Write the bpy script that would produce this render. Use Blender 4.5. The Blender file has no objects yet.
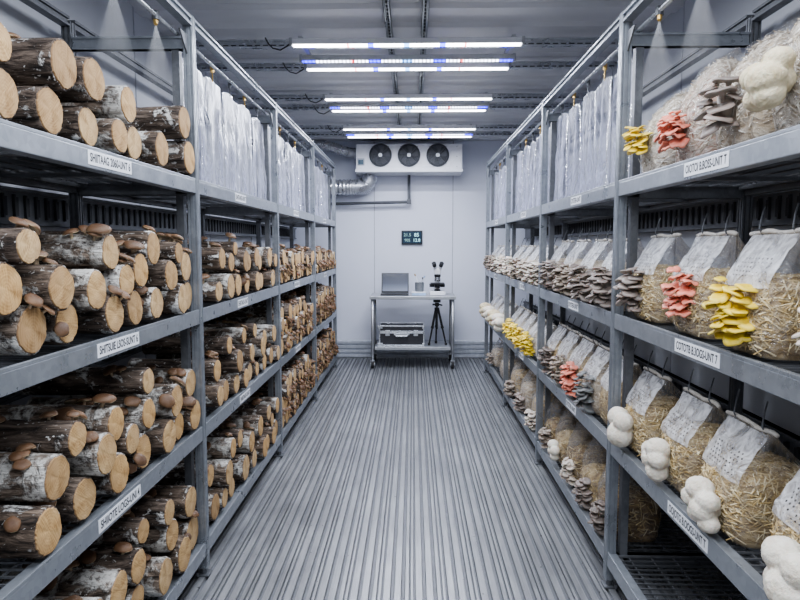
import bpy, bmesh, math, random
from mathutils import Vector, Matrix, noise, Euler
random.seed(7)
PI = math.pi
COL = bpy.context.scene.collection
SC = bpy.context.scene

# ------------------------------------------------------------------ camera
F, VX, VY, H = 623.2, 412.8, 245.0, 1.33
PITCH = math.atan((300 - VY) / F); YAW = math.atan((VX - 400) / F)
cd = bpy.data.cameras.new('camera'); cam = bpy.data.objects.new('camera', cd); COL.objects.link(cam)
cam.location = (0, 0, H); cam.rotation_euler = (PI/2 - PITCH, 0, YAW)
cd.sensor_width = 36; cd.lens = F / 800 * 36; cd.clip_start = 0.05; cd.clip_end = 100
SC.camera = cam
_R = Euler((PI/2 - PITCH, 0, YAW)).to_matrix()
def ray(px, py): return (_R @ Vector(((px-400)/F, (300-py)/F, -1))).normalized()
def at_x(px, py, X):
    d = ray(px, py); t = X / d.x; return Vector((X, d.y*t, H + d.z*t))
def at_y(px, py, Y):
    d = ray(px, py); t = Y / d.y; return Vector((d.x*t, Y, H + d.z*t))
def at_z(px, py, Z):
    d = ray(px, py); t = (Z - H) / d.z; return Vector((d.x*t, d.y*t, Z))

# ------------------------------------------------------------------ rack dimensions
W = {-1: .831, 1: .758}; D1 = {-1: 2.405, 1: 2.352}; BL = {-1: 1.431, 1: 1.374}; TOP = {-1: 2.184, 1: 2.167}
LEV = {-1: [1.578, 1.076, .613, .139], 1: [1.56, 1.07, .587, .143]}
RD = .47                                    # rack depth
WALL_Y = 7.30; CEIL = 2.52; XL, XR = -1.40, 1.33
def post_y(s, i): return D1[s] + (i - 1) * BL[s]     # i = 0..4

# ------------------------------------------------------------------ node helpers
def new_mat(name):
    m = bpy.data.materials.new(name); m.use_nodes = True
    nt = m.node_tree; nt.nodes.clear()
    out = nt.nodes.new('ShaderNodeOutputMaterial')
    return m, nt, out
def N(nt, t, **kw):
    n = nt.nodes.new('ShaderNode' + t)
    for k, v in kw.items():
        if k in n.inputs: n.inputs[k].default_value = v
        else: setattr(n, k, v)
    return n
def ramp(nt, fac, stops, interp='LINEAR'):
    r = nt.nodes.new('ShaderNodeValToRGB'); r.color_ramp.interpolation = interp
    el = r.color_ramp.elements
    while len(el) > 1: el.remove(el[-1])
    el[0].position = stops[0][0]; el[0].color = (*stops[0][1], 1) if len(stops[0][1]) == 3 else stops[0][1]
    for p, c in stops[1:]:
        e = el.new(p); e.color = (*c, 1) if len(c) == 3 else c
    nt.links.new(fac, r.inputs[0]); return r
def coords(nt, scale=(1,1,1), rnd=0):
    tc = nt.nodes.new('ShaderNodeTexCoord'); mp = nt.nodes.new('ShaderNodeMapping'); mp.inputs['Scale'].default_value = scale
    src = tc.outputs['Object']
    if rnd:
        oi = nt.nodes.new('ShaderNodeObjectInfo')
        cm = nt.nodes.new('ShaderNodeCombineXYZ')
        for k, f in enumerate((31.7, 17.3, 53.1)):
            mu = N(nt, 'Math', operation='MULTIPLY'); mu.inputs[1].default_value = f * rnd
            nt.links.new(oi.outputs['Random'], mu.inputs[0]); nt.links.new(mu.outputs[0], cm.inputs[k])
        ad = N(nt, 'VectorMath', operation='ADD'); nt.links.new(src, ad.inputs[0]); nt.links.new(cm.outputs[0], ad.inputs[1])
        src = ad.outputs[0]
    nt.links.new(src, mp.inputs['Vector']); return mp.outputs[0]
def noise_n(nt, vec, scale, detail=4, rough=.55, dist=0):
    n = N(nt, 'TexNoise'); n.inputs['Scale'].default_value = scale; n.inputs['Detail'].default_value = detail
    n.inputs['Roughness'].default_value = rough; n.inputs['Distortion'].default_value = dist
    if vec is not None: nt.links.new(vec, n.inputs['Vector'])
    return n.outputs['Fac']
def mixc(nt, fac, a, b, mode='MIX'):
    m = nt.nodes.new('ShaderNodeMix'); m.data_type = 'RGBA'; m.blend_type = mode
    for sock, v in ((m.inputs[0], fac), (m.inputs[6], a), (m.inputs[7], b)):
        if isinstance(v, (int, float)): sock.default_value = v
        elif isinstance(v, tuple): sock.default_value = (*v, 1)
        else: nt.links.new(v, sock)
    return m.outputs[2]
def math_n(nt, op, a, b=None, c=None, clamp=False):
    m = N(nt, 'Math', operation=op); m.use_clamp = clamp
    for i, v in enumerate((a, b, c)):
        if v is None: continue
        if isinstance(v, (int, float)): m.inputs[i].default_value = v
        else: nt.links.new(v, m.inputs[i])
    return m.outputs[0]
def bump(nt, h, strength=.5, dist=.01):
    b = N(nt, 'Bump'); b.inputs['Strength'].default_value = strength; b.inputs['Distance'].default_value = dist
    nt.links.new(h, b.inputs['Height']); return b.outputs[0]
def princ(nt, out, color, rough=.5, metal=0., normal=None, **kw):
    p = nt.nodes.new('ShaderNodeBsdfPrincipled')
    if isinstance(color, tuple): p.inputs['Base Color'].default_value = (*color, 1)
    else: nt.links.new(color, p.inputs['Base Color'])
    if isinstance(rough, (int, float)): p.inputs['Roughness'].default_value = rough
    else: nt.links.new(rough, p.inputs['Roughness'])
    p.inputs['Metallic'].default_value = metal
    if normal is not None: nt.links.new(normal, p.inputs['Normal'])
    for k, v in kw.items(): p.inputs[k].default_value = v
    if out is not None: nt.links.new(p.outputs[0], out.inputs[0])
    return p

def simple(name, color, rough=.5, metal=0., var=.12, scale=20, **kw):
    m, nt, out = new_mat(name)
    v = coords(nt); n = noise_n(nt, v, scale, 3)
    c2 = tuple(min(1, c * (1 + var)) for c in color); c1 = tuple(c * (1 - var) for c in color)
    r = ramp(nt, n, [(.3, c1), (.7, c2)])
    princ(nt, out, r.outputs[0], rough, metal, bump(nt, n, .08, .003), **kw); return m

def steel(name, a, b, rough=.38, metal=.75):
    m, nt, out = new_mat(name)
    v = coords(nt); n1 = noise_n(nt, v, 9, 5, .6); vo = N(nt, 'TexVoronoi'); vo.inputs['Scale'].default_value = 60; nt.links.new(v, vo.inputs['Vector'])
    s = math_n(nt, 'ADD', math_n(nt, 'MULTIPLY', n1, .7), math_n(nt, 'MULTIPLY', vo.outputs['Color'], .3))
    r = ramp(nt, s, [(.25, a), (.75, b)])
    rr = ramp(nt, n1, [(.3, (rough-.1,)*3), (.7, (rough+.12,)*3)])
    princ(nt, out, r.outputs[0], rr.outputs[0], metal, bump(nt, n1, .05, .002)); return m
M = {}
M['steel'] = steel('galvanised_steel', (.25, .27, .295), (.36, .38, .41), .34, .5)
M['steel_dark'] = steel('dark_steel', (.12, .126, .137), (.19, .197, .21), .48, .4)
M['steel_bright'] = steel('bright_steel', (.5, .52, .55), (.7, .72, .75), .28, .8)
M['stainless'] = steel('stainless', (.42, .43, .45), (.50, .515, .53), .36, .7)
M['wire'] = simple('wire_deck', (.16, .165, .175), .45, .5)
M['rail_black'] = simple('wall_track', (.15, .157, .17), .5, .2)
M['black'] = simple('black_plastic', (.02, .021, .024), .4)
M['rubber'] = simple('rubber', (.03, .03, .03), .7)
M['dark_hole'] = simple('slot_dark', (.06, .062, .068), .8)
M['white_plastic'] = simple('white_enamel', (.78, .79, .82), .35, 0, .03)
M['brass'] = simple('brass', (.62, .42, .16), .3, .9)
M['label'] = simple('label_paper', (.82, .83, .86), .5, 0, .02)
M['ink'] = simple('label_ink', (.03, .03, .035), .6)
M['blue_box'] = simple('pale_blue_pad', (.38, .52, .72), .5)
M['pipe_grey'] = simple('grey_pipe', (.10, .105, .115), .5)

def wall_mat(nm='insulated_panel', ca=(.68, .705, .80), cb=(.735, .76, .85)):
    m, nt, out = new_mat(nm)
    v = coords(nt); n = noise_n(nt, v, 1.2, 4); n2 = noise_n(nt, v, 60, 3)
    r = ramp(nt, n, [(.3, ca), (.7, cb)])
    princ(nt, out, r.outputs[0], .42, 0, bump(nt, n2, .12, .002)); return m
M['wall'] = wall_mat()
M['wall_side_dimmed'] = wall_mat('side_panel_dimmed', (.46, .475, .51), (.53, .545, .58))  # panel copy with the weaker light on the side walls painted in as darker grey
def ceil_mat():
    m, nt, out = new_mat('ceiling_panel')
    v = coords(nt, (.6, 2.2, 1)); n = noise_n(nt, v, 1.2, 3)
    r = ramp(nt, n, [(.3, (.58, .585, .61)), (.7, (.66, .665, .69))])
    princ(nt, out, r.outputs[0], .6, 0.); return m
M['ceil'] = ceil_mat()
def floor_mat():
    m, nt, out = new_mat('ribbed_aluminium_floor')
    v = coords(nt, (6, .8, 1)); n = noise_n(nt, v, 4, 6, .65); v2 = coords(nt, (1, 1, 1)); n2 = noise_n(nt, v2, 1.5, 5, .6)
    v3 = coords(nt, (160, 2, 1)); n3 = noise_n(nt, v3, 2, 3, .6)
    s = math_n(nt, 'ADD', math_n(nt, 'MULTIPLY', n, .35), math_n(nt, 'ADD', math_n(nt, 'MULTIPLY', n2, .35), math_n(nt, 'MULTIPLY', n3, .3)))
    r = ramp(nt, s, [(.34, (.18, .182, .19)), (.5, (.29, .293, .303)), (.66, (.42, .424, .435))])
    vo = noise_n(nt, v2, 38, 2, .5); sp = ramp(nt, vo, [(.24, (.35, .33, .32)), (.29, (1, 1, 1))])
    c = mixc(nt, 1., r.outputs[0], sp.outputs[0], 'MULTIPLY')
    rr = ramp(nt, n, [(.3, (.30,)*3), (.7, (.5,)*3)])
    princ(nt, out, c, rr.outputs[0], .45, bump(nt, s, .12, .003)); return m
M['floor'] = floor_mat()
M['floor_groove'] = simple('floor_groove', (.15, .155, .17), .5, .3)

def bark(name, dark, mid, white_lo, white_hi, white=(.72, .70, .66)):
    m, nt, out = new_mat(name)
    v = coords(nt, (5, 22, 22), 1); n = noise_n(nt, v, 2.2, 7, .65, .6)
    v2 = coords(nt, (1, 1, 1), 1); n2 = noise_n(nt, v2, 13, 6, .62, .4)
    vs = coords(nt, (3, 40, 40), 1); n3 = noise_n(nt, vs, 1.5, 4, .6)
    c = ramp(nt, n, [(.36, tuple(x*.25 for x in dark)), (.46, dark), (.58, mid), (.72, tuple(x*1.7 for x in mid))])
    w = ramp(nt, n2, [(white_lo, (0, 0, 0)), (white_hi, (1, 1, 1))])
    nf = noise_n(nt, v2, 70, 4, .7)
    wf = math_n(nt, 'MULTIPLY', w.outputs[0], ramp(nt, nf, [(.38, (.25,)*3), (.5, (1,)*3)]).outputs[0])
    fl = noise_n(nt, coords(nt, (1, 1.4, 1.4), 1), 48, 3, .55, .8)
    wf = math_n(nt, 'MAXIMUM', wf, ramp(nt, fl, [(.64, (0,)*3), (.67, (.85,)*3)]).outputs[0])
    col = mixc(nt, wf, c.outputs[0], white)
    h = math_n(nt, 'ADD', math_n(nt, 'MULTIPLY', n, .6), math_n(nt, 'ADD', math_n(nt, 'MULTIPLY', n3, .5), math_n(nt, 'MULTIPLY', w.outputs[0], .25)))
    princ(nt, out, col, .85, 0, bump(nt, h, 1., .028)); return m
M['bark_dark'] = bark('dark_bark', (.07, .05, .038), (.18, .138, .108), .56, .60)
M['bark_brown'] = bark('brown_bark', (.085, .06, .044), (.20, .15, .112), .53, .58)
M['bark_birch'] = bark('birch_bark', (.10, .072, .053), (.26, .205, .16), .46, .54, (.64, .62, .575))

def cut_mat():
    m, nt, out = new_mat('sawn_wood')
    tc = nt.nodes.new('ShaderNodeTexCoord'); oi = nt.nodes.new('ShaderNodeObjectInfo')
    rot = N(nt, 'VectorRotate', rotation_type='X_AXIS'); nt.links.new(tc.outputs['Object'], rot.inputs['Vector'])
    nt.links.new(math_n(nt, 'MULTIPLY', oi.outputs['Random'], 6.28), rot.inputs['Angle'])
    sep = nt.nodes.new('ShaderNodeSeparateXYZ'); nt.links.new(rot.outputs[0], sep.inputs[0])
    n = noise_n(nt, rot.outputs[0], 18, 4, .6)
    # saw marks
    mp = nt.nodes.new('ShaderNodeMapping'); mp.inputs['Scale'].default_value = (1, 1, .12); nt.links.new(rot.outputs[0], mp.inputs[0])
    wv = N(nt, 'TexWave', wave_type='BANDS', bands_direction='Y'); wv.inputs['Scale'].default_value = 55; wv.inputs['Distortion'].default_value = 2.2
    wv.inputs['Detail'].default_value = 3; wv.inputs['Detail Scale'].default_value = 1.2
    nt.links.new(mp.outputs[0], wv.inputs[0])
    m2 = nt.nodes.new('ShaderNodeMapping'); m2.inputs['Scale'].default_value = (1, 46, 3.2); nt.links.new(rot.outputs[0], m2.inputs[0])
    saw = noise_n(nt, m2.outputs[0], 6, 4, .65, .25)
    # rings
    nv = N(nt, 'TexNoise'); nv.inputs['Scale'].default_value = 12; nt.links.new(rot.outputs[0], nv.inputs[0])
    ad = N(nt, 'VectorMath', operation='MULTIPLY_ADD'); nt.links.new(nv.outputs['Color'], ad.inputs[0]); ad.inputs[1].default_value = (0, .03, .03); nt.links.new(rot.outputs[0], ad.inputs[2])
    sx = nt.nodes.new('ShaderNodeSeparateXYZ'); nt.links.new(ad.outputs[0], sx.inputs[0])
    rad = math_n(nt, 'SQRT', math_n(nt, 'ADD', math_n(nt, 'POWER', math_n(nt, 'SUBTRACT', sx.outputs[1], .015), 2), math_n(nt, 'POWER', math_n(nt, 'SUBTRACT', sx.outputs[2], .015), 2)))
    ring = math_n(nt, 'SINE', math_n(nt, 'MULTIPLY', rad, 900))
    f = math_n(nt, 'ADD', math_n(nt, 'ADD', math_n(nt, 'MULTIPLY', wv.outputs['Fac'], .03), math_n(nt, 'MULTIPLY', saw, .42)), math_n(nt, 'ADD', math_n(nt, 'MULTIPLY', ring, .025), math_n(nt, 'MULTIPLY', n, .55)))
    c = ramp(nt, f, [(.28, (.19, .105, .045)), (.39, (.36, .225, .105)), (.49, (.51, .35, .18)), (.66, (.68, .505, .295))])
    # tone differs from log to log
    tone = ramp(nt, oi.outputs['Random'], [(0, (.70, .64, .58)), (.3, (.95, .88, .78)), (.6, (1, 1, 1)), (1, (1.0, .90, .74))])
    c2 = mixc(nt, 1., c.outputs[0], tone.outputs[0], 'MULTIPLY')
    big = noise_n(nt, rot.outputs[0], 9, 3, .5)
    c3 = mixc(nt, ramp(nt, big, [(.55, (0,)*3), (.72, (.6,)*3)]).outputs[0], c2, (.36, .22, .11))
    at = N(nt, 'Attribute'); at.attribute_name = 'rim'
    rimf = ramp(nt, math_n(nt, 'ADD', at.outputs['Fac'], math_n(nt, 'MULTIPLY', math_n(nt, 'SUBTRACT', big, .5), .5)), [(.35, (0,)*3), (1., (.85,)*3)])
    c3 = mixc(nt, rimf.outputs[0], c3, (.16, .095, .05))
    ang = math_n(nt, 'ARCTAN2', sx.outputs[1], sx.outputs[2])
    cr = noise_n(nt, N(nt, 'TexCoord').outputs['Object'], 1., 2) if False else None
    princ(nt, out, c3, .75, 0, bump(nt, f, .5, .004)); return m
M['cut'] = cut_mat()

def cap_mat(name, centre, edge, gill, stuff=.0, rough=.5, bumps=.3):
    """cap: darker in the middle, paler rim and underside (mesh attribute 'tone')"""
    m, nt, out = new_mat(name)
    at = N(nt, 'Attribute'); at.attribute_name = 'tone'
    v = coords(nt, (1, 1, 1), 1); n = noise_n(nt, v, 60, 4, .6)
    a = ramp(nt, math_n(nt, 'ADD', at.outputs['Fac'], math_n(nt, 'MULTIPLY', math_n(nt, 'SUBTRACT', n, .5), .25)),
             [(0, centre), (.38, tuple((x+y)/2 for x, y in zip(centre, edge))), (.6, edge), (.8, gill)])
    oi = nt.nodes.new('ShaderNodeObjectInfo')
    t = ramp(nt, oi.outputs['Random'], [(0, (.78, .78, .78)), (1, (1.12, 1.1, 1.08))])
    princ(nt, out, mixc(nt, 1., a.outputs[0], t.outputs[0], 'MULTIPLY'), rough, 0, bump(nt, n, bumps, .003), **{'Subsurface Weight': .08, 'Subsurface Scale': .01}); return m
M['shiitake'] = cap_mat('shiitake_cap', (.10, .05, .024), (.26, .155, .085), (.60, .48, .33))
M['oy_yellow'] = cap_mat('yellow_oyster', (.78, .57, .055), (.88, .70, .14), (.87, .74, .30), rough=.45, bumps=.1)
M['oy_coral'] = cap_mat('coral_oyster', (.74, .235, .165), (.82, .33, .24), (.80, .40, .30), rough=.5, bumps=.1)
M['oy_grey'] = cap_mat('grey_oyster', (.21, .175, .155), (.36, .305, .27), (.52, .465, .41), rough=.5, bumps=.1)
M['oy_slate'] = cap_mat('slate_oyster', (.15, .155, .155), (.26, .265, .26), (.42, .42, .40), rough=.5, bumps=.1)
M['oy_taupe'] = cap_mat('taupe_oyster', (.29, .235, .19), (.42, .36, .30), (.58, .52, .45), rough=.5, bumps=.1)
M['oy_pale'] = cap_mat('pale_oyster', (.52, .46, .39), (.66, .60, .52), (.72, .67, .60), rough=.5, bumps=.1)
M['oy_brown'] = cap_mat('brown_oyster', (.15, .12, .105), (.25, .21, .18), (.46, .41, .36), rough=.5, bumps=.1)
def mane_mat(name, a, b):
    m, nt, out = new_mat(name)
    v = coords(nt, (1, 1, 1), 1); n = noise_n(nt, v, 30, 4, .6); n2 = noise_n(nt, v, 190, 3, .7)
    r = ramp(nt, n, [(.3, a), (.65, b)])
    h = math_n(nt, 'ADD', n, math_n(nt, 'MULTIPLY', n2, .6))
    princ(nt, out, r.outputs[0], .85, 0, bump(nt, h, .8, .006), **{'Subsurface Weight': .1, 'Subsurface Scale': .01}); return m
M['mane'] = mane_mat('lions_mane_white', (.66, .59, .48), (.80, .755, .66))
M['mane_cream'] = mane_mat('lions_mane_cream', (.56, .47, .30), (.74, .66, .48))

def straw_core(name, cols, scale=26):
    m, nt, out = new_mat(name)
    v = coords(nt, (1, 1, 1), 1)
    w1 = N(nt, 'TexVoronoi', feature='F1'); w1.inputs['Scale'].default_value = scale
    nz = N(nt, 'TexNoise'); nz.inputs['Scale'].default_value = 7; nz.inputs['Detail'].default_value = 3; nt.links.new(v, nz.inputs[0])
    ad = N(nt, 'VectorMath', operation='MULTIPLY_ADD'); nt.links.new(nz.outputs['Color'], ad.inputs[0]); ad.inputs[1].default_value = (.12,)*3; nt.links.new(v, ad.inputs[2])
    mp = nt.nodes.new('ShaderNodeMapping'); mp.inputs['Scale'].default_value = (1, 1.0, 2.6); nt.links.new(ad.outputs[0], mp.inputs[0]); nt.links.new(mp.outputs[0], w1.inputs['Vector'])
    n = noise_n(nt, mp.outputs[0], scale*1.6, 5, .7)
    f = math_n(nt, 'ADD', math_n(nt, 'MULTIPLY', w1.outputs['Distance'], .45), math_n(nt, 'MULTIPLY', n, .65))
    k = [(.2, cols[0]), (.42, cols[1]), (.58, cols[2]), (.8, cols[3])]
    c = ramp(nt, f, k)
    princ(nt, out, c.outputs[0], .8, 0, bump(nt, f, .9, .01)); return m
M['straw_core'] = straw_core('straw_core', [(.10, .06, .03), (.32, .22, .11), (.56, .42, .23), (.74, .60, .37)])
M['straw_dark'] = straw_core('straw_dark', [(.04, .022, .01), (.14, .085, .035), (.28, .18, .08), (.42, .30, .15)])
M['myc_white'] = straw_core('colonised_white', [(.20, .14, .09), (.46, .38, .28), (.70, .63, .53), (.88, .85, .79)], 34)
M['myc_pink'] = straw_core('colonised_pink', [(.20, .10, .06), (.48, .30, .21), (.66, .52, .43), (.80, .73, .67)], 30)
M['myc_tan'] = straw_core('colonised_tan', [(.18, .12, .07), (.42, .32, .21), (.60, .50, .37), (.78, .71, .60)], 30)
def strand_mat(nm='straw_strands', k=((.26, .17, .07), (.48, .345, .16), (.64, .49, .255), (.80, .68, .44))):
    m, nt, out = new_mat(nm)
    g = nt.nodes.new('ShaderNodeNewGeometry')
    r = ramp(nt, g.outputs['Random Per Island'], [(0, k[0]), (.35, k[1]), (.7, k[2]), (1, k[3])])
    princ(nt, out, r.outputs[0], .55); return m
M['strand'] = strand_mat('straw_strands', ((.34, .23, .10), (.60, .44, .21), (.78, .62, .34), (.90, .80, .56)))
M['strand_pale'] = strand_mat('pale_strands', ((.42, .34, .25), (.62, .54, .43), (.76, .70, .60), (.86, .83, .77)))

def plastic(name, base_a, wr_a, tint=(.86, .88, .93), scale=14, stretch=(1, 1, 1), rough=.16, bs=.6, fine=1.0, gloss=.7):
    m, nt, out = new_mat(name)
    v = coords(nt, stretch, 1); n = noise_n(nt, v, scale, 4, .55, 1.2)
    rid = math_n(nt, 'SUBTRACT', 1., math_n(nt, 'MULTIPLY', math_n(nt, 'ABSOLUTE', math_n(nt, 'SUBTRACT', n, .5)), 9.), clamp=True)
    n2 = noise_n(nt, v, scale*3, 3, .5, .5)
    a = math_n(nt, 'ADD', base_a, math_n(nt, 'ADD', math_n(nt, 'MULTIPLY', math_n(nt, 'POWER', rid, 3), wr_a), math_n(nt, 'MULTIPLY', n2, base_a*.4)), clamp=True)
    h = math_n(nt, 'ADD', math_n(nt, 'MULTIPLY', rid, .5), math_n(nt, 'ADD', n, math_n(nt, 'MULTIPLY', n2, .35*fine)))
    nb = bump(nt, h, bs, .02)
    tr = N(nt, 'BsdfTransparent'); tr.inputs[0].default_value = (.97, .975, .985, 1)
    df = N(nt, 'BsdfDiffuse'); df.inputs[0].default_value = (*tint, 1); nt.links.new(nb, df.inputs['Normal'])
    tl = N(nt, 'BsdfTranslucent'); tl.inputs[0].default_value = (*tint, 1); nt.links.new(nb, tl.inputs['Normal'])
    mx = N(nt, 'MixShader'); mx.inputs[0].default_value = .45; nt.links.new(df.outputs[0], mx.inputs[1]); nt.links.new(tl.outputs[0], mx.inputs[2])
    m1 = N(nt, 'MixShader'); nt.links.new(a, m1.inputs[0]); nt.links.new(tr.outputs[0], m1.inputs[1]); nt.links.new(mx.outputs[0], m1.inputs[2])
    gl = N(nt, 'BsdfGlossy'); gl.inputs['Roughness'].default_value = rough; gl.inputs[0].default_value = (1, 1, 1, 1); nt.links.new(nb, gl.inputs['Normal'])
    fr = N(nt, 'Fresnel'); fr.inputs[0].default_value = 1.5; nt.links.new(nb, fr.inputs['Normal'])
    fa = math_n(nt, 'ADD', math_n(nt, 'MULTIPLY', fr.outputs[0], gloss), .01, clamp=True)
    m2 = N(nt, 'MixShader'); nt.links.new(fa, m2.inputs[0]); nt.links.new(m1.outputs[0], m2.inputs[1]); nt.links.new(gl.outputs[0], m2.inputs[2])
    nt.links.new(m2.outputs[0], out.inputs[0]); return m
M['sheet'] = plastic('clear_sheet', .18, .40, (.72, .74, .93), 6, (1, 1.6, .35), .3, .4, 1., .32)
M['bag'] = plastic('bag_film', .05, .16, (.88, .88, .90), 16, (1, 1, .8), .15, .6, 1., .38)
M['bag_thin'] = plastic('bag_film_thin', .02, .10, (.88, .88, .90), 16, (1, 1, .8), .18, .5, 1., .22)
M['bag_far'] = plastic('bag_film_hazy', .13, .3, (.88, .86, .83), 16, (1, 1, .8), .25, .6, 1., .4)
def patch_mat():
    m, nt, out = new_mat('perforated_panel')
    tc = nt.nodes.new('ShaderNodeTexCoord'); sp = nt.nodes.new('ShaderNodeSeparateXYZ'); nt.links.new(tc.outputs['UV'], sp.inputs[0])
    def cell(o, k, off=0):
        f = math_n(nt, 'FRACT', math_n(nt, 'ADD', math_n(nt, 'MULTIPLY', o, k), off)); return math_n(nt, 'POWER', math_n(nt, 'SUBTRACT', f, .5), 2)
    row = math_n(nt, 'FLOOR', math_n(nt, 'MULTIPLY', sp.outputs[1], 12))
    off = math_n(nt, 'MULTIPLY', math_n(nt, 'MODULO', row, 2), .5)
    fu = math_n(nt, 'FRACT', math_n(nt, 'ADD', math_n(nt, 'MULTIPLY', sp.outputs[0], 13), off)); du = math_n(nt, 'POWER', math_n(nt, 'SUBTRACT', fu, .5), 2)
    d = math_n(nt, 'ADD', du, cell(sp.outputs[1], 12))
    dot = math_n(nt, 'LESS_THAN', d, .05)
    v = coords(nt, (1, 1, 1), 1); nn = noise_n(nt, v, 25, 3)
    inside = math_n(nt, 'MULTIPLY', math_n(nt, 'LESS_THAN', sp.outputs[1], .58), math_n(nt, 'LESS_THAN', math_n(nt, 'ABSOLUTE', math_n(nt, 'SUBTRACT', sp.outputs[0], .5)), .36))
    inside = math_n(nt, 'MULTIPLY', inside, math_n(nt, 'GREATER_THAN', sp.outputs[1], .12))
    dot = math_n(nt, 'MULTIPLY', dot, math_n(nt, 'MULTIPLY', inside, math_n(nt, 'GREATER_THAN', nn, .44)))
    n = noise_n(nt, v, 20, 4, .55, 1.5); nb = bump(nt, n, .8, .02)
    col = mixc(nt, dot, (.80, .80, .82), (.04, .035, .03))
    pr = princ(nt, None, col, .3, 0, nb)
    tr = N(nt, 'BsdfTransparent')
    al = math_n(nt, 'MAXIMUM', dot, ramp(nt, n, [(.35, (.20,)*3), (.62, (.66,)*3)]).outputs[0])
    mx = N(nt, 'MixShader'); nt.links.new(al, mx.inputs[0]); nt.links.new(tr.outputs[0], mx.inputs[1]); nt.links.new(pr.outputs[0], mx.inputs[2])
    nt.links.new(mx.outputs[0], out.inputs[0]); return m
M['patch'] = patch_mat()
M['seam'] = simple('folded_seam', (.56, .53, .48), .6, 0, .1, 60)

def emis(name, color, s):
    m, nt, out = new_mat(name); e = N(nt, 'Emission'); e.inputs[0].default_value = (*color, 1); e.inputs[1].default_value = s
    nt.links.new(e.outputs[0], out.inputs[0]); return m
def led_mat(name, white, strength, dotted=False):
    m, nt, out = new_mat(name)
    tc = nt.nodes.new('ShaderNodeTexCoord'); sp = nt.nodes.new('ShaderNodeSeparateXYZ'); nt.links.new(tc.outputs['Object'], sp.inputs[0])
    f = math_n(nt, 'DIVIDE', math_n(nt, 'ABSOLUTE', sp.outputs[0]), .62)
    bl = (.02, .02, 1.1); rd = (.7, .10, .10); cy = (.12, .28, .6)
    if dotted: st = [(0, cy), (.05, white), (.24, bl), (.36, white), (.49, rd), (.52, white), (.86, bl)]
    else: st = [(0, cy), (.02, white), (.285, bl), (.335, white), (.50, rd), (.515, white)]
    c = ramp(nt, f, st, 'CONSTANT')
    e = N(nt, 'Emission'); nt.links.new(c.outputs[0], e.inputs[0])
    if dotted:
        fr = math_n(nt, 'FRACT', math_n(nt, 'MULTIPLY', sp.outputs[0], 45))
        g = math_n(nt, 'ADD', math_n(nt, 'MULTIPLY', math_n(nt, 'LESS_THAN', math_n(nt, 'ABSOLUTE', math_n(nt, 'SUBTRACT', fr, .5)), .3), strength*.8), strength*.2); nt.links.new(g, e.inputs[1])
    else: e.inputs[1].default_value = strength
    nt.links.new(e.outputs[0], out.inputs[0]); return m
M['led'] = led_mat('led_white', (.95, .96, 1.), 9)
M['led_dot'] = led_mat('led_dotted', (.8, .85, 1.), 7, True)

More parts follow.
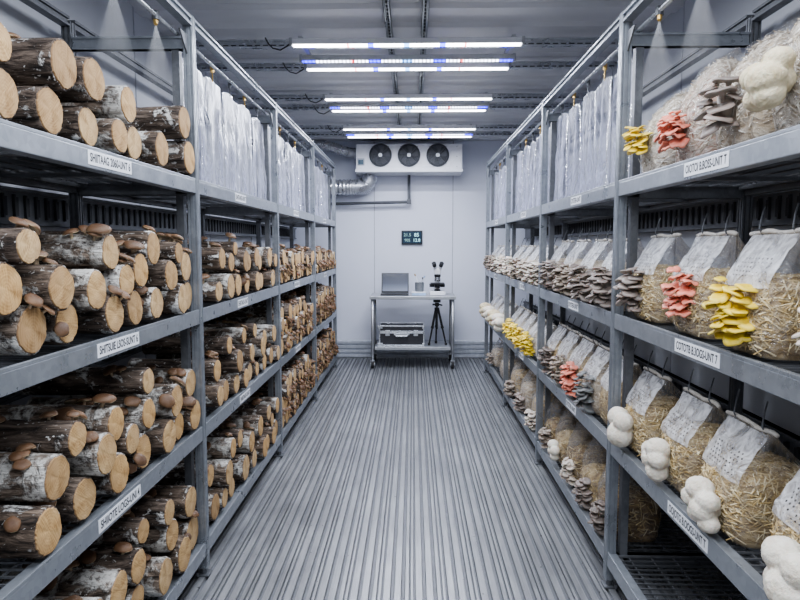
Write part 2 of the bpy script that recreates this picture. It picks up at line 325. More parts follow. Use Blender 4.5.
# ------------------------------------------------------------------ mesh helpers
class MB:
    def __init__(s): s.v = []; s.f = []; s.uv = None
    def add(s, vs, fs):
        o = len(s.v); s.v += [tuple(v) for v in vs]; s.f += [tuple(i + o for i in f) for f in fs]; return o
    def box(s, a, b, mat=None):
        (x0, y0, z0), (x1, y1, z1) = a, b
        vs = [(x0,y0,z0),(x1,y0,z0),(x1,y1,z0),(x0,y1,z0),(x0,y0,z1),(x1,y0,z1),(x1,y1,z1),(x0,y1,z1)]
        if mat: vs = [mat @ Vector(v) for v in vs]
        s.add(vs, [(0,3,2,1),(4,5,6,7),(0,1,5,4),(1,2,6,5),(2,3,7,6),(3,0,4,7)]); return s
    def bevel_box(s, a, b, r=.003, mat=None):
        (x0, y0, z0), (x1, y1, z1) = a, b
        bm = bmesh.new(); bmesh.ops.create_cube(bm, size=1)
        for v in bm.verts:
            v.co = Vector(((x0+x1)/2 + v.co.x*(x1-x0), (y0+y1)/2 + v.co.y*(y1-y0), (z0+z1)/2 + v.co.z*(z1-z0)))
        bmesh.ops.bevel(bm, geom=bm.edges[:], offset=r, segments=2, affect='EDGES', profile=.6)
        if mat: bm.transform(mat)
        bm.verts.index_update(); s.add([v.co for v in bm.verts], [[v.index for v in f.verts] for f in bm.faces]); bm.free(); return s
    def tube(s, pts, r, n=10, caps=True):
        pts = [Vector(p) for p in pts]; rs = r if isinstance(r, (list, tuple)) else [r]*len(pts)
        rings = []; prev = None
        for i, p in enumerate(pts):
            t = (pts[min(i+1, len(pts)-1)] - pts[max(i-1, 0)]).normalized()
            if prev is None: u = t.orthogonal().normalized()
            else:
                u = prev - t * prev.dot(t); u = u.normalized() if u.length > 1e-6 else t.orthogonal().normalized()
            prev = u; w = t.cross(u)
            rings.append([p + (u*math.cos(2*PI*k/n) + w*math.sin(2*PI*k/n))*rs[i] for k in range(n)])
        fs = []
        for i in range(len(pts)-1):
            for k in range(n):
                fs.append((i*n+k, i*n+(k+1) % n, (i+1)*n+(k+1) % n, (i+1)*n+k))
        if caps: fs += [tuple(range(n-1, -1, -1)), tuple((len(pts)-1)*n+k for k in range(n))]
        s.add([v for rg in rings for v in rg], fs); return s
    def lathe(s, prof, n=24, mat=None, wob=None):
        """profile [(r, z)] turned about z"""
        vs = []
        for r, z in prof:
            for k in range(n):
                a = 2*PI*k/n; q = wob(a, r, z) if wob else (r, z)
                p = Vector((q[0]*math.cos(a), q[0]*math.sin(a), q[1])); vs.append(mat @ p if mat else p)
        fs = []
        for i in range(len(prof)-1):
            for k in range(n): fs.append((i*n+k, i*n+(k+1) % n, (i+1)*n+(k+1) % n, (i+1)*n+k))
        fs.append(tuple(range(n-1, -1, -1))); fs.append(tuple((len(prof)-1)*n+k for k in range(n)))
        s.add(vs, fs); return s
    def mesh(s, name, mat, smooth=False):
        me = bpy.data.meshes.new(name); me.from_pydata(s.v, [], s.f); me.update()
        if mat: me.materials.append(mat)
        if smooth:
            for p in me.polygons: p.use_smooth = True
        return me
    def build(s, name, mat, parent=None, loc=(0,0,0), smooth=False, rot=(0,0,0)):
        return link(name, s.mesh(name, mat, smooth), parent, loc, rot)
def link(name, me, parent=None, loc=(0,0,0), rot=(0,0,0), scale=1.):
    o = bpy.data.objects.new(name, me); COL.objects.link(o); o.parent = parent
    o.location = loc; o.rotation_euler = rot
    if scale != 1.: o.scale = (scale,)*3
    return o
def empty(name, loc=(0,0,0), rot=(0,0,0)): return link(name, None, None, loc, rot)
def tag(o, label=None, cat=None, group=None, kind=None):
    if label:
        nw = len(label.split()); assert 4 <= nw <= 16, (nw, label)
        o['label'] = label
    if cat: o['category'] = cat
    if group: o['group'] = group
    if kind: o['kind'] = kind
    return o
ORD = ['zeroth','first','second','third','fourth','fifth','sixth','seventh','eighth','ninth','tenth','eleventh','twelfth','thirteenth','fourteenth','fifteenth','sixteenth','seventeenth','eighteenth','nineteenth','twentieth']

# ------------------------------------------------------------------ room
def room():
    # ribbed floor: T-profile bars
    m = MB(); pitch = .0415; x = XL; y0, y1 = -.6, WALL_Y
    prof = []
    k = 0
    while x < XR:
        w = .031 if k % 3 else .020
        prof += [(x, -.012), (x + .003, 0), (x + w - .003, 0), (x + w, -.012)]
        if k % 3 == 0: prof += [(x + w + .003, -.012), (x + w + .005, -.002), (x + w + .014, -.002), (x+w+.016, -.012)]
        x += pitch; k += 1
    vs = [(px, y0, pz) for px, pz in prof] + [(px, y1, pz) for px, pz in prof]
    n = len(prof); m.add(vs, [(i, i+1, n+i+1, n+i) for i in range(n-1)])
    fl = m.build('floor', M['floor']); tag(fl, kind='structure'); fl.data.materials.append(M['floor_groove'])
    for p in fl.data.polygons:
        if sum(fl.data.vertices[i].co.z for i in p.vertices)/4 < -.008: p.material_index = 1
    tag(MB().box((XL-.1, -.6, -.1), (XR+.1, WALL_Y+.1, -.02)).build('floor_base', M['floor_groove'], fl))
    # walls: insulated panels with thin seams every 0.95 m
    def wall(name, a, b, axis):
        w = MB().box(a, b).build(name, M['wall' if name == 'wall_back' else 'wall_side_dimmed']); tag(w, kind='structure'); return w
    wl = wall('wall_left', (XL-.08, -.6, 0), (XL, WALL_Y, CEIL), 1)
    wr = wall('wall_right', (XR, -.6, 0), (XR+.08, WALL_Y, CEIL), 1)
    wb = wall('wall_back', (XL-.08, WALL_Y, 0), (XR+.08, WALL_Y+.08, CEIL), 0)
    sm = simple('panel_seam', (.40, .41, .46), .5)
    for i, px in enumerate((374.5, 452.5)):
        p = at_y(px, 250, WALL_Y)
        MB().box((p.x-.004, WALL_Y-.003, .3), (p.x+.004, WALL_Y+.01, CEIL)).build('panel_seam', sm, wb)
    for i, y in enumerate((1.0, 2.1, 3.2, 4.3, 5.4, 6.5)):
        MB().box((XL-.01, y-.004, 0), (XL+.003, y+.004, CEIL)).build('panel_seam', sm, wl)
        MB().box((XR-.003, y-.004, 0), (XR+.01, y+.004, CEIL)).build('panel_seam', sm, wr)
    c = MB().box((XL-.08, -.6, CEIL), (XR+.08, WALL_Y+.08, CEIL+.08)).build('ceiling', M['ceil']); tag(c, kind='structure')
    # pressed ribs across the ceiling
    for k in range(24):
        y = 1.1 + k*.27
        if y > WALL_Y-.1: break
        mm = MB(); vs = []
        for X in (XL, XR): vs += [(X, y-.07, CEIL), (X, y-.045, CEIL-.018), (X, y+.045, CEIL-.018), (X, y+.07, CEIL)]
        mm.add(vs, [(0,1,5,4),(1,2,6,5),(2,3,7,6)]); mm.build('ceiling_rib', M['ceil'], c)
    # corrugated skirting on end wall
    top = at_y(410, 340, WALL_Y).z
    mm = MB(); prof = []; nr = 4; hh = top / nr
    for k in range(nr):
        z = k*hh; prof += [(.004, z), (.022, z+hh*.2), (.022, z+hh*.7), (.004, z+hh*.9)]
    prof.append((0, top))
    n = len(prof); vs = [(XL, WALL_Y - d, z) for d, z in prof] + [(XR, WALL_Y - d, z) for d, z in prof]
    mm.add(vs, [(i, i+1, n+i+1, n+i) for i in range(n-1)])
    tag(mm.build('baseboard_back', simple('skirting_metal', (.50, .52, .57), .4, .3)), kind='structure')
    # slotted tracks along the side walls
    q = 1
    for s, X in ((-1, XL), (1, XR)):
        for z0, z1 in ((1.40, 1.525), (.80, .90) if s < 0 else (.545, .675)):
            t = MB(); f = X - s*.03
            t.box((min(X, f), .3, z0), (max(X, f), WALL_Y-.02, z1))
            t.box((min(X, X - s*.045), .3, z1-.012), (max(X, X - s*.045), WALL_Y-.02, z1)); t.box((min(X, X - s*.045), .3, z0), (max(X, X - s*.045), WALL_Y-.02, z0+.012))
            tr = t.build('trim_%d' % q, M['rail_black']); tag(tr, kind='structure'); q += 1
            h = MB(); y = .4
            while y < 6.9:
                xx = sorted((f + s*.004, f - s*.0015)); h.bevel_box((xx[0], y, z0+.03), (xx[1], y+.022, z1-.03), .0007)
                h2 = sorted((f, f - s*.01)); y += .062
                h.box((h2[0], y-.012, z0+.022), (h2[1], y-.004, z1-.022))
            h.build('slots', M['dark_hole'], tr)
            tag(tr.children[0], kind='stuff')
room()

# ------------------------------------------------------------------ racks
def text_mesh(body, size):
    c = bpy.data.curves.new('lettering', 'FONT'); c.body = body; c.size = size; c.align_x = 'CENTER'; c.align_y = 'CENTER'; c.offset = size*.018
    o = bpy.data.objects.new('tmp', c); COL.objects.link(o); bpy.context.view_layer.update()
    me = bpy.data.meshes.new_from_object(o.evaluated_get(bpy.context.evaluated_depsgraph_get())); bpy.data.objects.remove(o)
    me.materials.clear(); me.materials.append(M['ink']); return me
def profile_post(x, y, z0, z1, w=.05, s=1):
    """extrusion with two grooves on each visible face"""
    g = .004; h = w/2; a = w*.16; b = w*.34
    side = [(-h, -h), (-b, -h), (-b, -h+g), (-a, -h+g), (-a, -h), (a, -h), (a, -h+g), (b, -h+g), (b, -h)]
    pts = []
    for k in range(4):
        c, sn = math.cos(k*PI/2), math.sin(k*PI/2)
        pts += [(px*c - py*sn, px*sn + py*c) for px, py in side]
    n = len(pts); m = MB()
    m.add([(x+p[0], y+p[1], z0) for p in pts] + [(x+p[0], y+p[1], z1) for p in pts],
          [(i, (i+1) % n, n+(i+1) % n, n+i) for i in range(n)] + [tuple(range(n-1, -1, -1)), tuple(range(n, 2*n))])
    return m
def rack(s, label):
    r = empty('storage_rack', (s*(W[s]+RD/2), post_y(s, 2)+.7, 0)); tag(r, label, 'rack')
    inv = Matrix.Translation(-r.location)
    def P(m, name, mat, **k):
        m.v = [tuple(inv @ Vector(v)) for v in m.v]; return m.build(name, mat, r, **k)
    xf = s*(W[s]+.012); xb = s*(W[s]+RD)
    for i in range(0, 5):
        y = post_y(s, i)
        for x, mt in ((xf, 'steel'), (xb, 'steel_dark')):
            p = P(profile_post(x, y, .03, TOP[s] if x == xf else TOP[s]-.02, .036), 'post', M[mt])
            f = MB(); f.bevel_box((x-.024, y-.026, 0), (x+.024, y+.026, .008), .002); f.tube([(x, y, .006), (x, y, .035)], .012, 10)
            f.tube([(x+.02*s, y-.028, .006), (x+.02*s, y-.028, .02)], .008, 6)
            P(f, 'levelling_foot', M['steel_dark'])
        xi = xf + s*.05
        P(MB().box((xi-.014, y-.012, .03), (xi+.014, y+.02, TOP[s]-.124)), 'inner_upright', M['steel_dark'])
        for z in LEV[s] + [TOP[s]-.05]:
            a, b = sorted((xf, xb))
            m = MB().box((a+.02, y-.012, z-.06), (b-.02, y+.012, z-.012)); m.box((a+.02, y-.018, z-.06), (b-.02, y+.018, z-.054)); m.box((a+.02, y-.018, z-.018), (b-.02, y+.018, z-.012))
            if z > 2: m = MB().box((a+.02, y-.012, z-.072), (b-.02, y+.012, z-.026)); m.box((a+.02, y-.018, z-.072), (b-.02, y+.018, z-.065)); m.box((a+.02, y-.018, z-.033), (b-.02, y+.018, z-.026))
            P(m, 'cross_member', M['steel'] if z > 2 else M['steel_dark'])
    for i in range(0, 4):
        ya, yb = post_y(s, i)+.0185, post_y(s, i+1)-.0185
        for li, z in enumerate(LEV[s]):
            # front beam: face with upper lip
            fx = s*(W[s]-.004); bx_ = s*(W[s]+.034)
            a, b = sorted((fx, bx_))
            m = MB().bevel_box((a, ya, z-.052), (b, yb, z-.003), .0025)
            lip = sorted((fx, fx + s*.008)); m.bevel_box((lip[0], ya, z-.004), (lip[1], yb, z+.005), .0015)
            P(m, 'shelf_beam', M['steel'])
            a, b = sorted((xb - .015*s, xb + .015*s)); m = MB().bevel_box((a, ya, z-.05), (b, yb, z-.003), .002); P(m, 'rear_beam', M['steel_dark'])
            # wire deck
            d = MB(); a, b = sorted((s*(W[s]+.034), xb - .015*s))
            y = ya + .01; st = .032 if i < 2 else .05
            while y < yb:
                d.box((a, y-.0022, z-.012), (b, y+.0022, z-.007)); y += st
            for k in range(5):
                x = a + (b-a)*(k+.5)/5; d.box((x-.0025, ya, z-.017), (x+.0025, yb, z-.012))
            x = a + .004; d.box((a-.0, ya, z-.03), (a+.02, yb, z-.018)); d.box((b-.02, ya, z-.03), (b, yb, z-.018))
            for k in (1, 2):
                yy = ya + (yb-ya)*k/3; d.box((a, yy-.015, z-.04), (b, yy+.015, z-.03))
            P(d, 'wire_deck', M['wire'])
        # top rails front and back
        for x, mt in ((xf, 'steel'), (xb, 'steel_dark')):
            m = MB(); z = TOP[s]-.035
            z += .012; m.bevel_box((x-.018, ya, z-.016), (x+.018, yb, z-.006), .002); m.bevel_box((x-.018, ya, z+.010), (x+.018, yb, z+.020), .002)
            m.box((x-.009, ya, z-.01), (x+.009, yb, z+.014)); P(m, 'top_rail', M[mt])
        # corner gussets
        g = MB(); y = post_y(s, i+1)-.03; z = TOP[s]-.075
        g.add([(xf-.003, y, z), (xf+.003, y, z), (xf-.003, y, z-.07), (xf+.003, y, z-.07), (xf-.003, y-.07, z), (xf+.003, y-.07, z)], [(0,2,4),(1,5,3),(0,1,3,2),(2,3,5,4),(4,5,1,0)])
        P(g, 'gusset', M['steel_dark'])
    return r, P
RL, PL = rack(-1, 'long galvanised steel shelving rack holding the mushroom logs along the left wall')
RR, PR = rack(1, 'long galvanised steel shelving rack holding the straw grow bags along the right wall')

def shelf_label(s, x0, x1, lev, text, yrng=None, r=None):
    z = LEV[s][lev]; X = s*(W[s]-.004)
    if yrng: ya, yb = yrng
    else:
        ya = at_x(x0, 250, X).y; yb = at_x(x1, 250, X).y
    w = abs(yb-ya); yc = (ya+yb)/2
    rr = RL if s < 0 else RR
    lb = empty_part = None
    pl = MB().bevel_box((-w/2, -.0185, 0), (w/2, .0185, .0012), .0004)
    rot = (PI/2, 0, PI/2) if s < 0 else (PI/2, 0, -PI/2)
    o = pl.build('shelf_label', M['label'], rr, Vector((X - s*.0002, yc, z-.0245)) - rr.location, rot=rot)
    o['label'] = 'white printed shelf label reading ' + text if text else 'small white shelf label'
    if text:
        me = text_mesh(text, .036)
        xs = [v.co.x for v in me.vertices]; ww = max(xs)-min(xs); sc = min(1, w*.92/ww)
        for v in me.vertices: v.co.x *= w*.92/ww; v.co.y *= .86; v.co.z += .0016
        link('lettering', me, o)
def ylab(s, px, py, ): return at_x(px, py, s*W[s]).y
shelf_label(-1, 0, 0, 0, 'SHIITAAG 2060-UNT 6', (ylab(-1, 86, 155), ylab(-1, 130, 174)))
shelf_label(-1, 0, 0, 1, 'SHITSUIE LSOS-SUNT 6', (ylab(-1, 96, 357), ylab(-1, 137.5, 341)))
shelf_label(-1, 0, 0, 2, 'SHIIOTE LOGS-UNI 4', (ylab(-1, 97, 528), ylab(-1, 139, 490)))
shelf_label(1, 0, 0, 0, 'OIOTOI B.BOSS-UNIT T', (ylab(1, 686, 171), ylab(1, 731, 157)))
shelf_label(1, 0, 0, 1, 'COTOTB B.3OGS-UNT 7', (ylab(1, 676.5, 347), ylab(1, 721.5, 364)))
shelf_label(1, 0, 0, 2, 'OOJOTG B.OOGS-UNT T', (ylab(1, 669, 516), ylab(1, 709, 558)))
for s in (-1, 1):
    for lev, bay in ((0, 1), (0, 2), (0, 3), (1, 1), (1, 2), (1, 3), (2, 1), (2, 2)):
        y = post_y(s, bay) + .42*BL[s]
        shelf_label(s, 0, 0, lev, 'SHIITAKE-UNIT' if s < 0 else 'OYSTER-UNIT', (y-.09, y+.09))

# ------------------------------------------------------------------ misting lines
def misting(s):
    X = s*(W[s]+.058); z = TOP[s]-.063; y0, y1 = .9, post_y(s, 4)
    r = empty('misting_pipe', (X, y0, z)); tag(r, 'thin metal misting pipe with brass nozzles running under the top of the %s rack' % ('left' if s < 0 else 'right'), 'pipe')
    MB().tube([(0, 0, 0), (0, y1-y0, 0)], .008, 12).build('pipe', M['steel_bright'], r, smooth=True)
    ys = []
    for px, py in (((157, 18),) if s < 0 else ((658, 13),)): ys.append(at_x(px, 60, X).y)
    ys.append(ys[0]-.31); ys.append(ys[0]-.62)
    for i, y in enumerate(ys):
        nz = MB().tube([(0, y-y0, .012), (0, y-y0, -.016)], .013, 10)
        o = nz.build('nozzle', M['steel_dark'], r, smooth=False)
        MB().tube([(0, y-y0, -.016), (0, y-y0, -.03), (0, y-y0, -.036)], [.009, .008, .004], 10).build('nozzle_tip', M['brass'], o)
        # spray
        if i < 2:
            m = MB(); prof = [(.004, 0), (.012, -.03), (.028, -.08), (.05, -.16), (.075, -.27)]
            m.lathe(prof, 28); m.f = m.f[:-2]
            o = m.build('mist_spray', M['mist'], None, (X, y, z-.037), smooth=True)
            tag(o, '%s cone of fine water mist falling from a nozzle on the %s rack' % (('wide' if i == 0 else 'faint'), 'left' if s < 0 else 'right'), 'mist', kind='stuff')
    return ys
def mist_mat():
    m, nt, out = new_mat('mist')
    tc = nt.nodes.new('ShaderNodeTexCoord'); sp = nt.nodes.new('ShaderNodeSeparateXYZ'); nt.links.new(tc.outputs['Object'], sp.inputs[0])
    v = coords(nt, (1, 1, .25)); n = noise_n(nt, v, 45, 4)
    f = ramp(nt, math_n(nt, 'MULTIPLY', sp.outputs[2], -1/.27), [(0, (.5,)*3), (.2, (.26,)*3), (.6, (.10,)*3), (1, (0,)*3)])
    lw = N(nt, 'LayerWeight'); lw.inputs[0].default_value = .5
    fc = math_n(nt, 'POWER', math_n(nt, 'SUBTRACT', 1., lw.outputs['Facing'], clamp=True), 1.5)
    a = math_n(nt, 'MULTIPLY', math_n(nt, 'MULTIPLY', f.outputs[0], n), math_n(nt, 'MULTIPLY', fc, 1.6), clamp=True)
    tr = N(nt, 'BsdfTransparent'); tl = N(nt, 'BsdfTranslucent'); tl.inputs[0].default_value = (1, 1, 1, 1); df = N(nt, 'BsdfDiffuse'); df.inputs[0].default_value = (1, 1, 1, 1)
    ad = N(nt, 'MixShader'); nt.links.new(tl.outputs[0], ad.inputs[1]); nt.links.new(df.outputs[0], ad.inputs[2])
    mx = N(nt, 'MixShader'); nt.links.new(a, mx.inputs[0]); nt.links.new(tr.outputs[0], mx.inputs[1]); nt.links.new(ad.outputs[0], mx.inputs[2])
    nt.links.new(mx.outputs[0], out.inputs[0]); return m
M['mist'] = mist_mat()
misting(-1); misting(1)

# ------------------------------------------------------------------ plastic sheets
def sheets(s):
    X = s*(W[s]+.072); side = 'left' if s < 0 else 'right'; zt = TOP[s]-.063
    for bay in (1, 2, 3):
        y0 = post_y(s, bay)+.05; y1 = post_y(s, bay+1)-.03; n = 5; w = (y1-y0)/n
        for k in range(n):
            ya = y0 + k*w; yc = ya + w/2; rnd = random.Random(bay*100+k*7+(s > 0)*1000)
            wd = w*1.0; nz, ny = 26, 30; zb = LEV[s][0] - zt + .012; ztop = -.048 - rnd.uniform(0, .014)
            m = MB(); vs = []; ph = rnd.uniform(0, 6); ph2 = rnd.uniform(0, 6); hook = -.5 + .5*.5
            for i in range(nz+1):
                t = i/nz
                for j in range(ny+1):
                    u = j/ny - .5
                    sag = .022*(abs(u)*2)**2
                    zz = ztop - sag*1.0*(1-t) + (zb - ztop)*t if t < 1 else zb
                    zz = (ztop - sag) + (zb - (ztop - sag))*t
                    amp = .003 + .012*t
                    spread = 1 - .06*(1-t)
                    xx = amp*math.sin(u*13+ph) + amp*.6*math.sin(u*22+ph2+t*2) + .006*noise.noise(Vector((u*4, t*5, ph)))
                    yy = u*wd*spread + .006*noise.noise(Vector((t*4, u*3, ph2)))
                    vs.append((xx, yy, zz))
            m.add(vs, [(i*(ny+1)+j, i*(ny+1)+j+1, (i+1)*(ny+1)+j+1, (i+1)*(ny+1)+j) for i in range(nz) for j in range(ny)])
            o = m.build('plastic_sheet', M['sheet'], None, (X, yc, zt), smooth=True)
            tag(o, 'clear plastic hanging sheet, %s from the camera, %s sheeted bay of %s rack' % (ORD[k+1], ORD[bay], side), 'plastic sheet', 'clear plastic sheets hung above the top shelf of the %s rack' % side)
            c = MB().tube([(0, 0, .016), (0, 0, -.02)], .009, 8); c.tube([(0, 0, -.018), (0, .004, -.04), (0, 0, -.06), (0, -.004, ztop-.008)], .003, 6)
            c.build('hook', M['brass'] if k % 2 else M['steel_dark'], o)
            hm = MB(); hv = []
            for j in range(ny+1):
                v = vs[j]; hv += [(v[0]-.0012, v[1], v[2]), (v[0]-.0012, v[1], v[2]-.012)]
            hm.add(hv, [(2*j, 2*j+2, 2*j+3, 2*j+1) for j in range(ny)]); hm.build('hem', M['hem'], o, smooth=True)
            for j in (0, ny):
                hm = MB(); hv = []; sg = 1 if j == 0 else -1
                for i in range(nz+1):
                    v = vs[i*(ny+1)+j]; hv += [(v[0]-.001, v[1], v[2]), (v[0]-.004, v[1]+sg*.009, v[2])]
                hm.add(hv, [(2*i, 2*i+2, 2*i+3, 2*i+1) for i in range(nz)]); hm.build('hem', M['hem'], o, smooth=True)
M['hem'] = plastic('hem_film', .55, .4, (.85, .87, .93), 10, (1, 1, 1), .2, .6)
sheets(-1); sheets(1)

# ------------------------------------------------------------------ shiitake
def cap_tone(me, fn):
    a = me.attributes.new('tone', 'FLOAT', 'POINT')
    for i, v in enumerate(me.vertices): a.data[i].value = fn(v.co)
def shiitake_mesh(seed):
    rnd = random.Random(seed); bend = rnd.uniform(-.25, .25)
    dome = rnd.uniform(.34, .55)
    # unit: cap radius 1; stem from origin up
    h = rnd.uniform(.75, 1.15); m = MB(); n = 18
    prof = [(.2, 0), (.17, h*.4), (.18, h*.72), (.30, h*.80), (.72, h*.80), (.93, h*.78), (1.0, h*.84), (.97, h*.84+dome*.3), (.8, h*.84+dome*.66), (.5, h*.84+dome*.93), (.2, h*.84+dome), (.03, h*.84+dome)]
    ph = rnd.uniform(0, 6)
    def wob(a, r, z):
        k = 1 + .07*math.sin(2*a+ph)*min(1, r) + .04*math.sin(5*a+ph*2)*min(1, r); return (r*k, z + .05*math.sin(3*a+ph)*r*r)
    m.lathe(prof, n, None, wob); m.v = [(x + bend*z, y, z) for x, y, z in m.v]
    me = m.mesh('mushroom', M['shiitake'], True)
    def tone(c):
        i = None
        r = math.hypot(c.x - bend*c.z, c.y)
        if c.z < h*.83 : return .85
        return .05 + .55*max(0, r-.35)
    cap_tone(me, tone); return me
SHI = [shiitake_mesh(i) for i in range(7)]

def look(z, roll=0):
    z = z.normalized(); return (z.to_track_quat('Z', 'Y').to_matrix() @ Matrix.Rotation(roll, 3, 'Z')).to_euler()

def make_log(pos, r, L, kind, seed, mush, near, yaw=0., others=()):
    """pos: centre of the cut face, axis runs towards -X"""
    rnd = random.Random(seed); nr = 60 if near else 24; nl = 34 if near else 8
    ph = rnd.uniform(0, 50); ell = rnd.uniform(-.05, .05); ea = rnd.uniform(0, 6)
    def rad(a, t):
        b = 1 + ell*math.cos(2*a+ea)
        d = Vector((math.cos(a)*1.3, math.sin(a)*1.3, t*L*5+ph))
        b += .085*noise.noise(d) + .03*noise.noise(Vector((math.cos(a)*5, math.sin(a)*5, t*L*9+ph*2)))
        if near:
            b += .030*noise.noise(Vector((math.cos(a)*9, math.sin(a)*9, t*L*14+ph)))
            b -= .040*max(0, 1-6*abs(noise.noise(Vector((math.cos(a)*6.5, math.sin(a)*6.5, t*L*9+ph*3)))))
        return r*min(b, 1.05)*.945
    vs = []; fs = []
    for i in range(nl+1):
        t = i/nl
        for k in range(nr):
            a = 2*PI*k/nr; q = rad(a, t)
            vs.append((-t*L + (.0 if i else 0.), q*math.cos(a), q*math.sin(a)))
    for i in range(nl):
        for k in range(nr): fs.append((i*nr+k, (i+1)*nr+k, (i+1)*nr+(k+1) % nr, i*nr+(k+1) % nr))
    fs.append(tuple(nl*nr+k for k in range(nr)))
    n0 = len(vs); vs += [(.001, v[1]*.93, v[2]*.93) for v in vs[:nr]]
    fs += [(k, (k+1) % nr, n0+(k+1) % nr, n0+k) for k in range(nr)]
    m = MB(); m.add(vs, fs)
    o = m.build('shiitake_log', M[kind], None, pos, smooth=True, rot=(0, 0, yaw))
    c = MB(); ring = [Vector((.001, v[1]*.935, v[2]*.935)) for v in vs[:nr]]
    inner = [Vector((.004, v[1]*.90, v[2]*.90)) for v in vs[:nr]]; mid = [Vector((.005 + .0015*noise.noise(v*30), v[1]*.5, v[2]*.5)) for v in [Vector(q) for q in vs[:nr]]]
    c.add(ring + inner + mid + [Vector((.005, 0, 0))], [(k, (k+1) % nr, nr+(k+1) % nr, nr+k) for k in range(nr)] + [(nr+k, nr+(k+1) % nr, 2*nr+(k+1) % nr, 2*nr+k) for k in range(nr)] + [(2*nr+k, 2*nr+(k+1) % nr, 3*nr) for k in range(nr)])
    cf = c.build('cut_face', M['cut'], o, smooth=False); ra = cf.data.attributes.new('rim', 'FLOAT', 'POINT')
    ra.data.foreach_set('value', [1.]*nr + [.45]*nr + [0.]*(nr+1))
    mush = int(mush*1.6 + .5); last = None
    for j in range(mush):
        # most grow near the cut end, on the side that meets the aisle light
        sz = rnd.uniform(.015, .031)
        for tr in range(14):
            t = rnd.random()**1.6*.55 + .04; a = rnd.uniform(.0, 1.)*PI
            if last and rnd.random() < .55 and tr < 7: t = max(.045, last[0] + rnd.uniform(-.10, .10)); a = last[1] + rnd.uniform(-.5, .5)
            cy, cz = pos.y + math.cos(a)*(r+sz), pos.z + math.sin(a)*(r+sz*.9)
            if all(math.hypot(cy-q[0], cz-q[1]) > q[2] + sz*1.05 for q in others) and cy - sz > ylim[0] and cy + sz < ylim[1]: break
        else:
            t = 0.02; sz *= .8
            for tr in range(14):
                a = rnd.uniform(-.15, 1.15)*PI; cy = pos.y + math.cos(a)*r
                if cy - sz > ylim[0] and cy + sz < ylim[1] and pos.z + math.sin(a)*r > pos.z - r + .03: break
            else: continue
        last = (t, a)
        add_mush(o, rad, L, t, a, sz, rnd)
    o['_rad'] = r
    return o, rad
def add_mush(o, rad, L, t, a, size, rnd):
    q = rad(a, t)*(.96 if t > .04 else .9); p = Vector((-t*L, q*math.cos(a), q*math.sin(a)))
    out = Vector((0, math.cos(a), math.sin(a)))
    d = out*.8 + Vector((.45 if t < .15 else 0, 0, .75)) + Vector((rnd.uniform(-.3, .3), rnd.uniform(-.3, .3), 0))
    if t < .04: p.x = .0; d = out*.35 + Vector((.75, 0, .6))
    e = link('mushroom', rnd.choice(SHI), o, p, look(d, rnd.uniform(0, 6)), size)

logs = []; ylim = [0, 9]
def relax(items, zs, it=160, g=.0006):
    for _ in range(it):
        for i in range(len(items)):
            for j in range(i+1, len(items)):
                a, b = items[i], items[j]; dy, dz = b[0]-a[0], b[1]-a[1]; d = math.hypot(dy, dz) or 1e-4; mn = a[2]+b[2]+.001
                if d < mn:
                    k = (mn-d)/2/d*.6; a[0] -= dy*k; a[1] -= dz*k; b[0] += dy*k; b[1] += dz*k
        for a in items:
            if a[3] or a[1] < zs + a[2]: a[1] = zs + a[2]
            a[1] -= g
            a[1] = max(a[1], zs + a[2])
            a[0] = min(max(a[0], ylim[0] + a[2]), ylim[1] - a[2])
def layers(items, zs):
    lay = {}
    for i in sorted(range(len(items)), key=lambda k: items[k][1]):
        a = items[i]; l = 1
        for j in lay:
            b = items[j]
            if b[1] < a[1] - .3*a[2] and abs(a[0]-b[0]) < (a[2]+b[2])*.8 and a[1]-b[1] < (a[2]+b[2])*1.35 and math.hypot(a[0]-b[0], a[1]-b[1]) < (a[2]+b[2])*1.3: l = max(l, lay[j]+1)
        if l == 1 and a[1] - zs > a[2] + .05: l = 2
        lay[i] = l
    return lay
BARKN = {'bark_dark': 'dark', 'bark_brown': 'brown', 'bark_birch': 'pale birch'}
XF = -(W[-1] + .012)
SHELFN = ['top', 'second', 'third', 'bottom']
def stack(level, bay, data, seed):
    """data: [px, py, r_px, kind, mushrooms]"""
    zs = LEV[-1][level] - .005; items = []; rnd = random.Random(seed)
    for d in data:
        px, py, rp, kind, mu = d[:5]
        p = at_x(px, py, XF); dep = p.y*math.cos(PITCH) - (p.z-H)*math.sin(PITCH)
        r = rp*dep/F*.965; items.append([p.y, p.z, r, p.z - r < zs + .03, kind, mu])
    make_stack(level, bay, items, rnd, bay <= 1)
def make_stack(level, bay, items, rnd, near):
    zs = LEV[-1][level] + .006; ylim[0] = post_y(-1, bay)+.024; ylim[1] = post_y(-1, bay+1)-.020
    if bay == 0: ylim[0] = .6
    relax(items, zs, 160 if bay > 1 else 90, .0006 if bay > 1 else .00003); lay = layers(items, zs)
    names = {1: 'lowest', 2: 'second', 3: 'third', 4: 'fourth', 5: 'fifth', 6: 'sixth'}
    for l in sorted(set(lay.values())):
        row = sorted([i for i in lay if lay[i] == l], key=lambda i: items[i][0])
        for k, i in enumerate(row):
            y, z, r, _, kind, mu = items[i]
            L = rnd.uniform(.33, .40) if mu >= 0 else .38
            dx = rnd.uniform(-.012, .024)
            o, rad = make_log(Vector((XF + dx, y, z)), r, min(L, .41), kind, rnd.randint(0, 9999), max(mu, 0), near, rnd.uniform(-.012, .012), [items[j] for j in lay if j != i])
            o['label'] = '%s bark log, %s from camera in %s layer, %s shelf, %s left bay' % (BARKN[kind], ORD[k+1], names[l], SHELFN[level], ORD[bay+1])
            o['category'] = 'log'; o['group'] = 'logs stacked on the %s shelf, %s left bay' % (SHELFN[level], ORD[bay+1])
            del o['_rad']; logs.append(o)
Dk, Br, Bi = 'bark_dark', 'bark_brown', 'bark_birch'
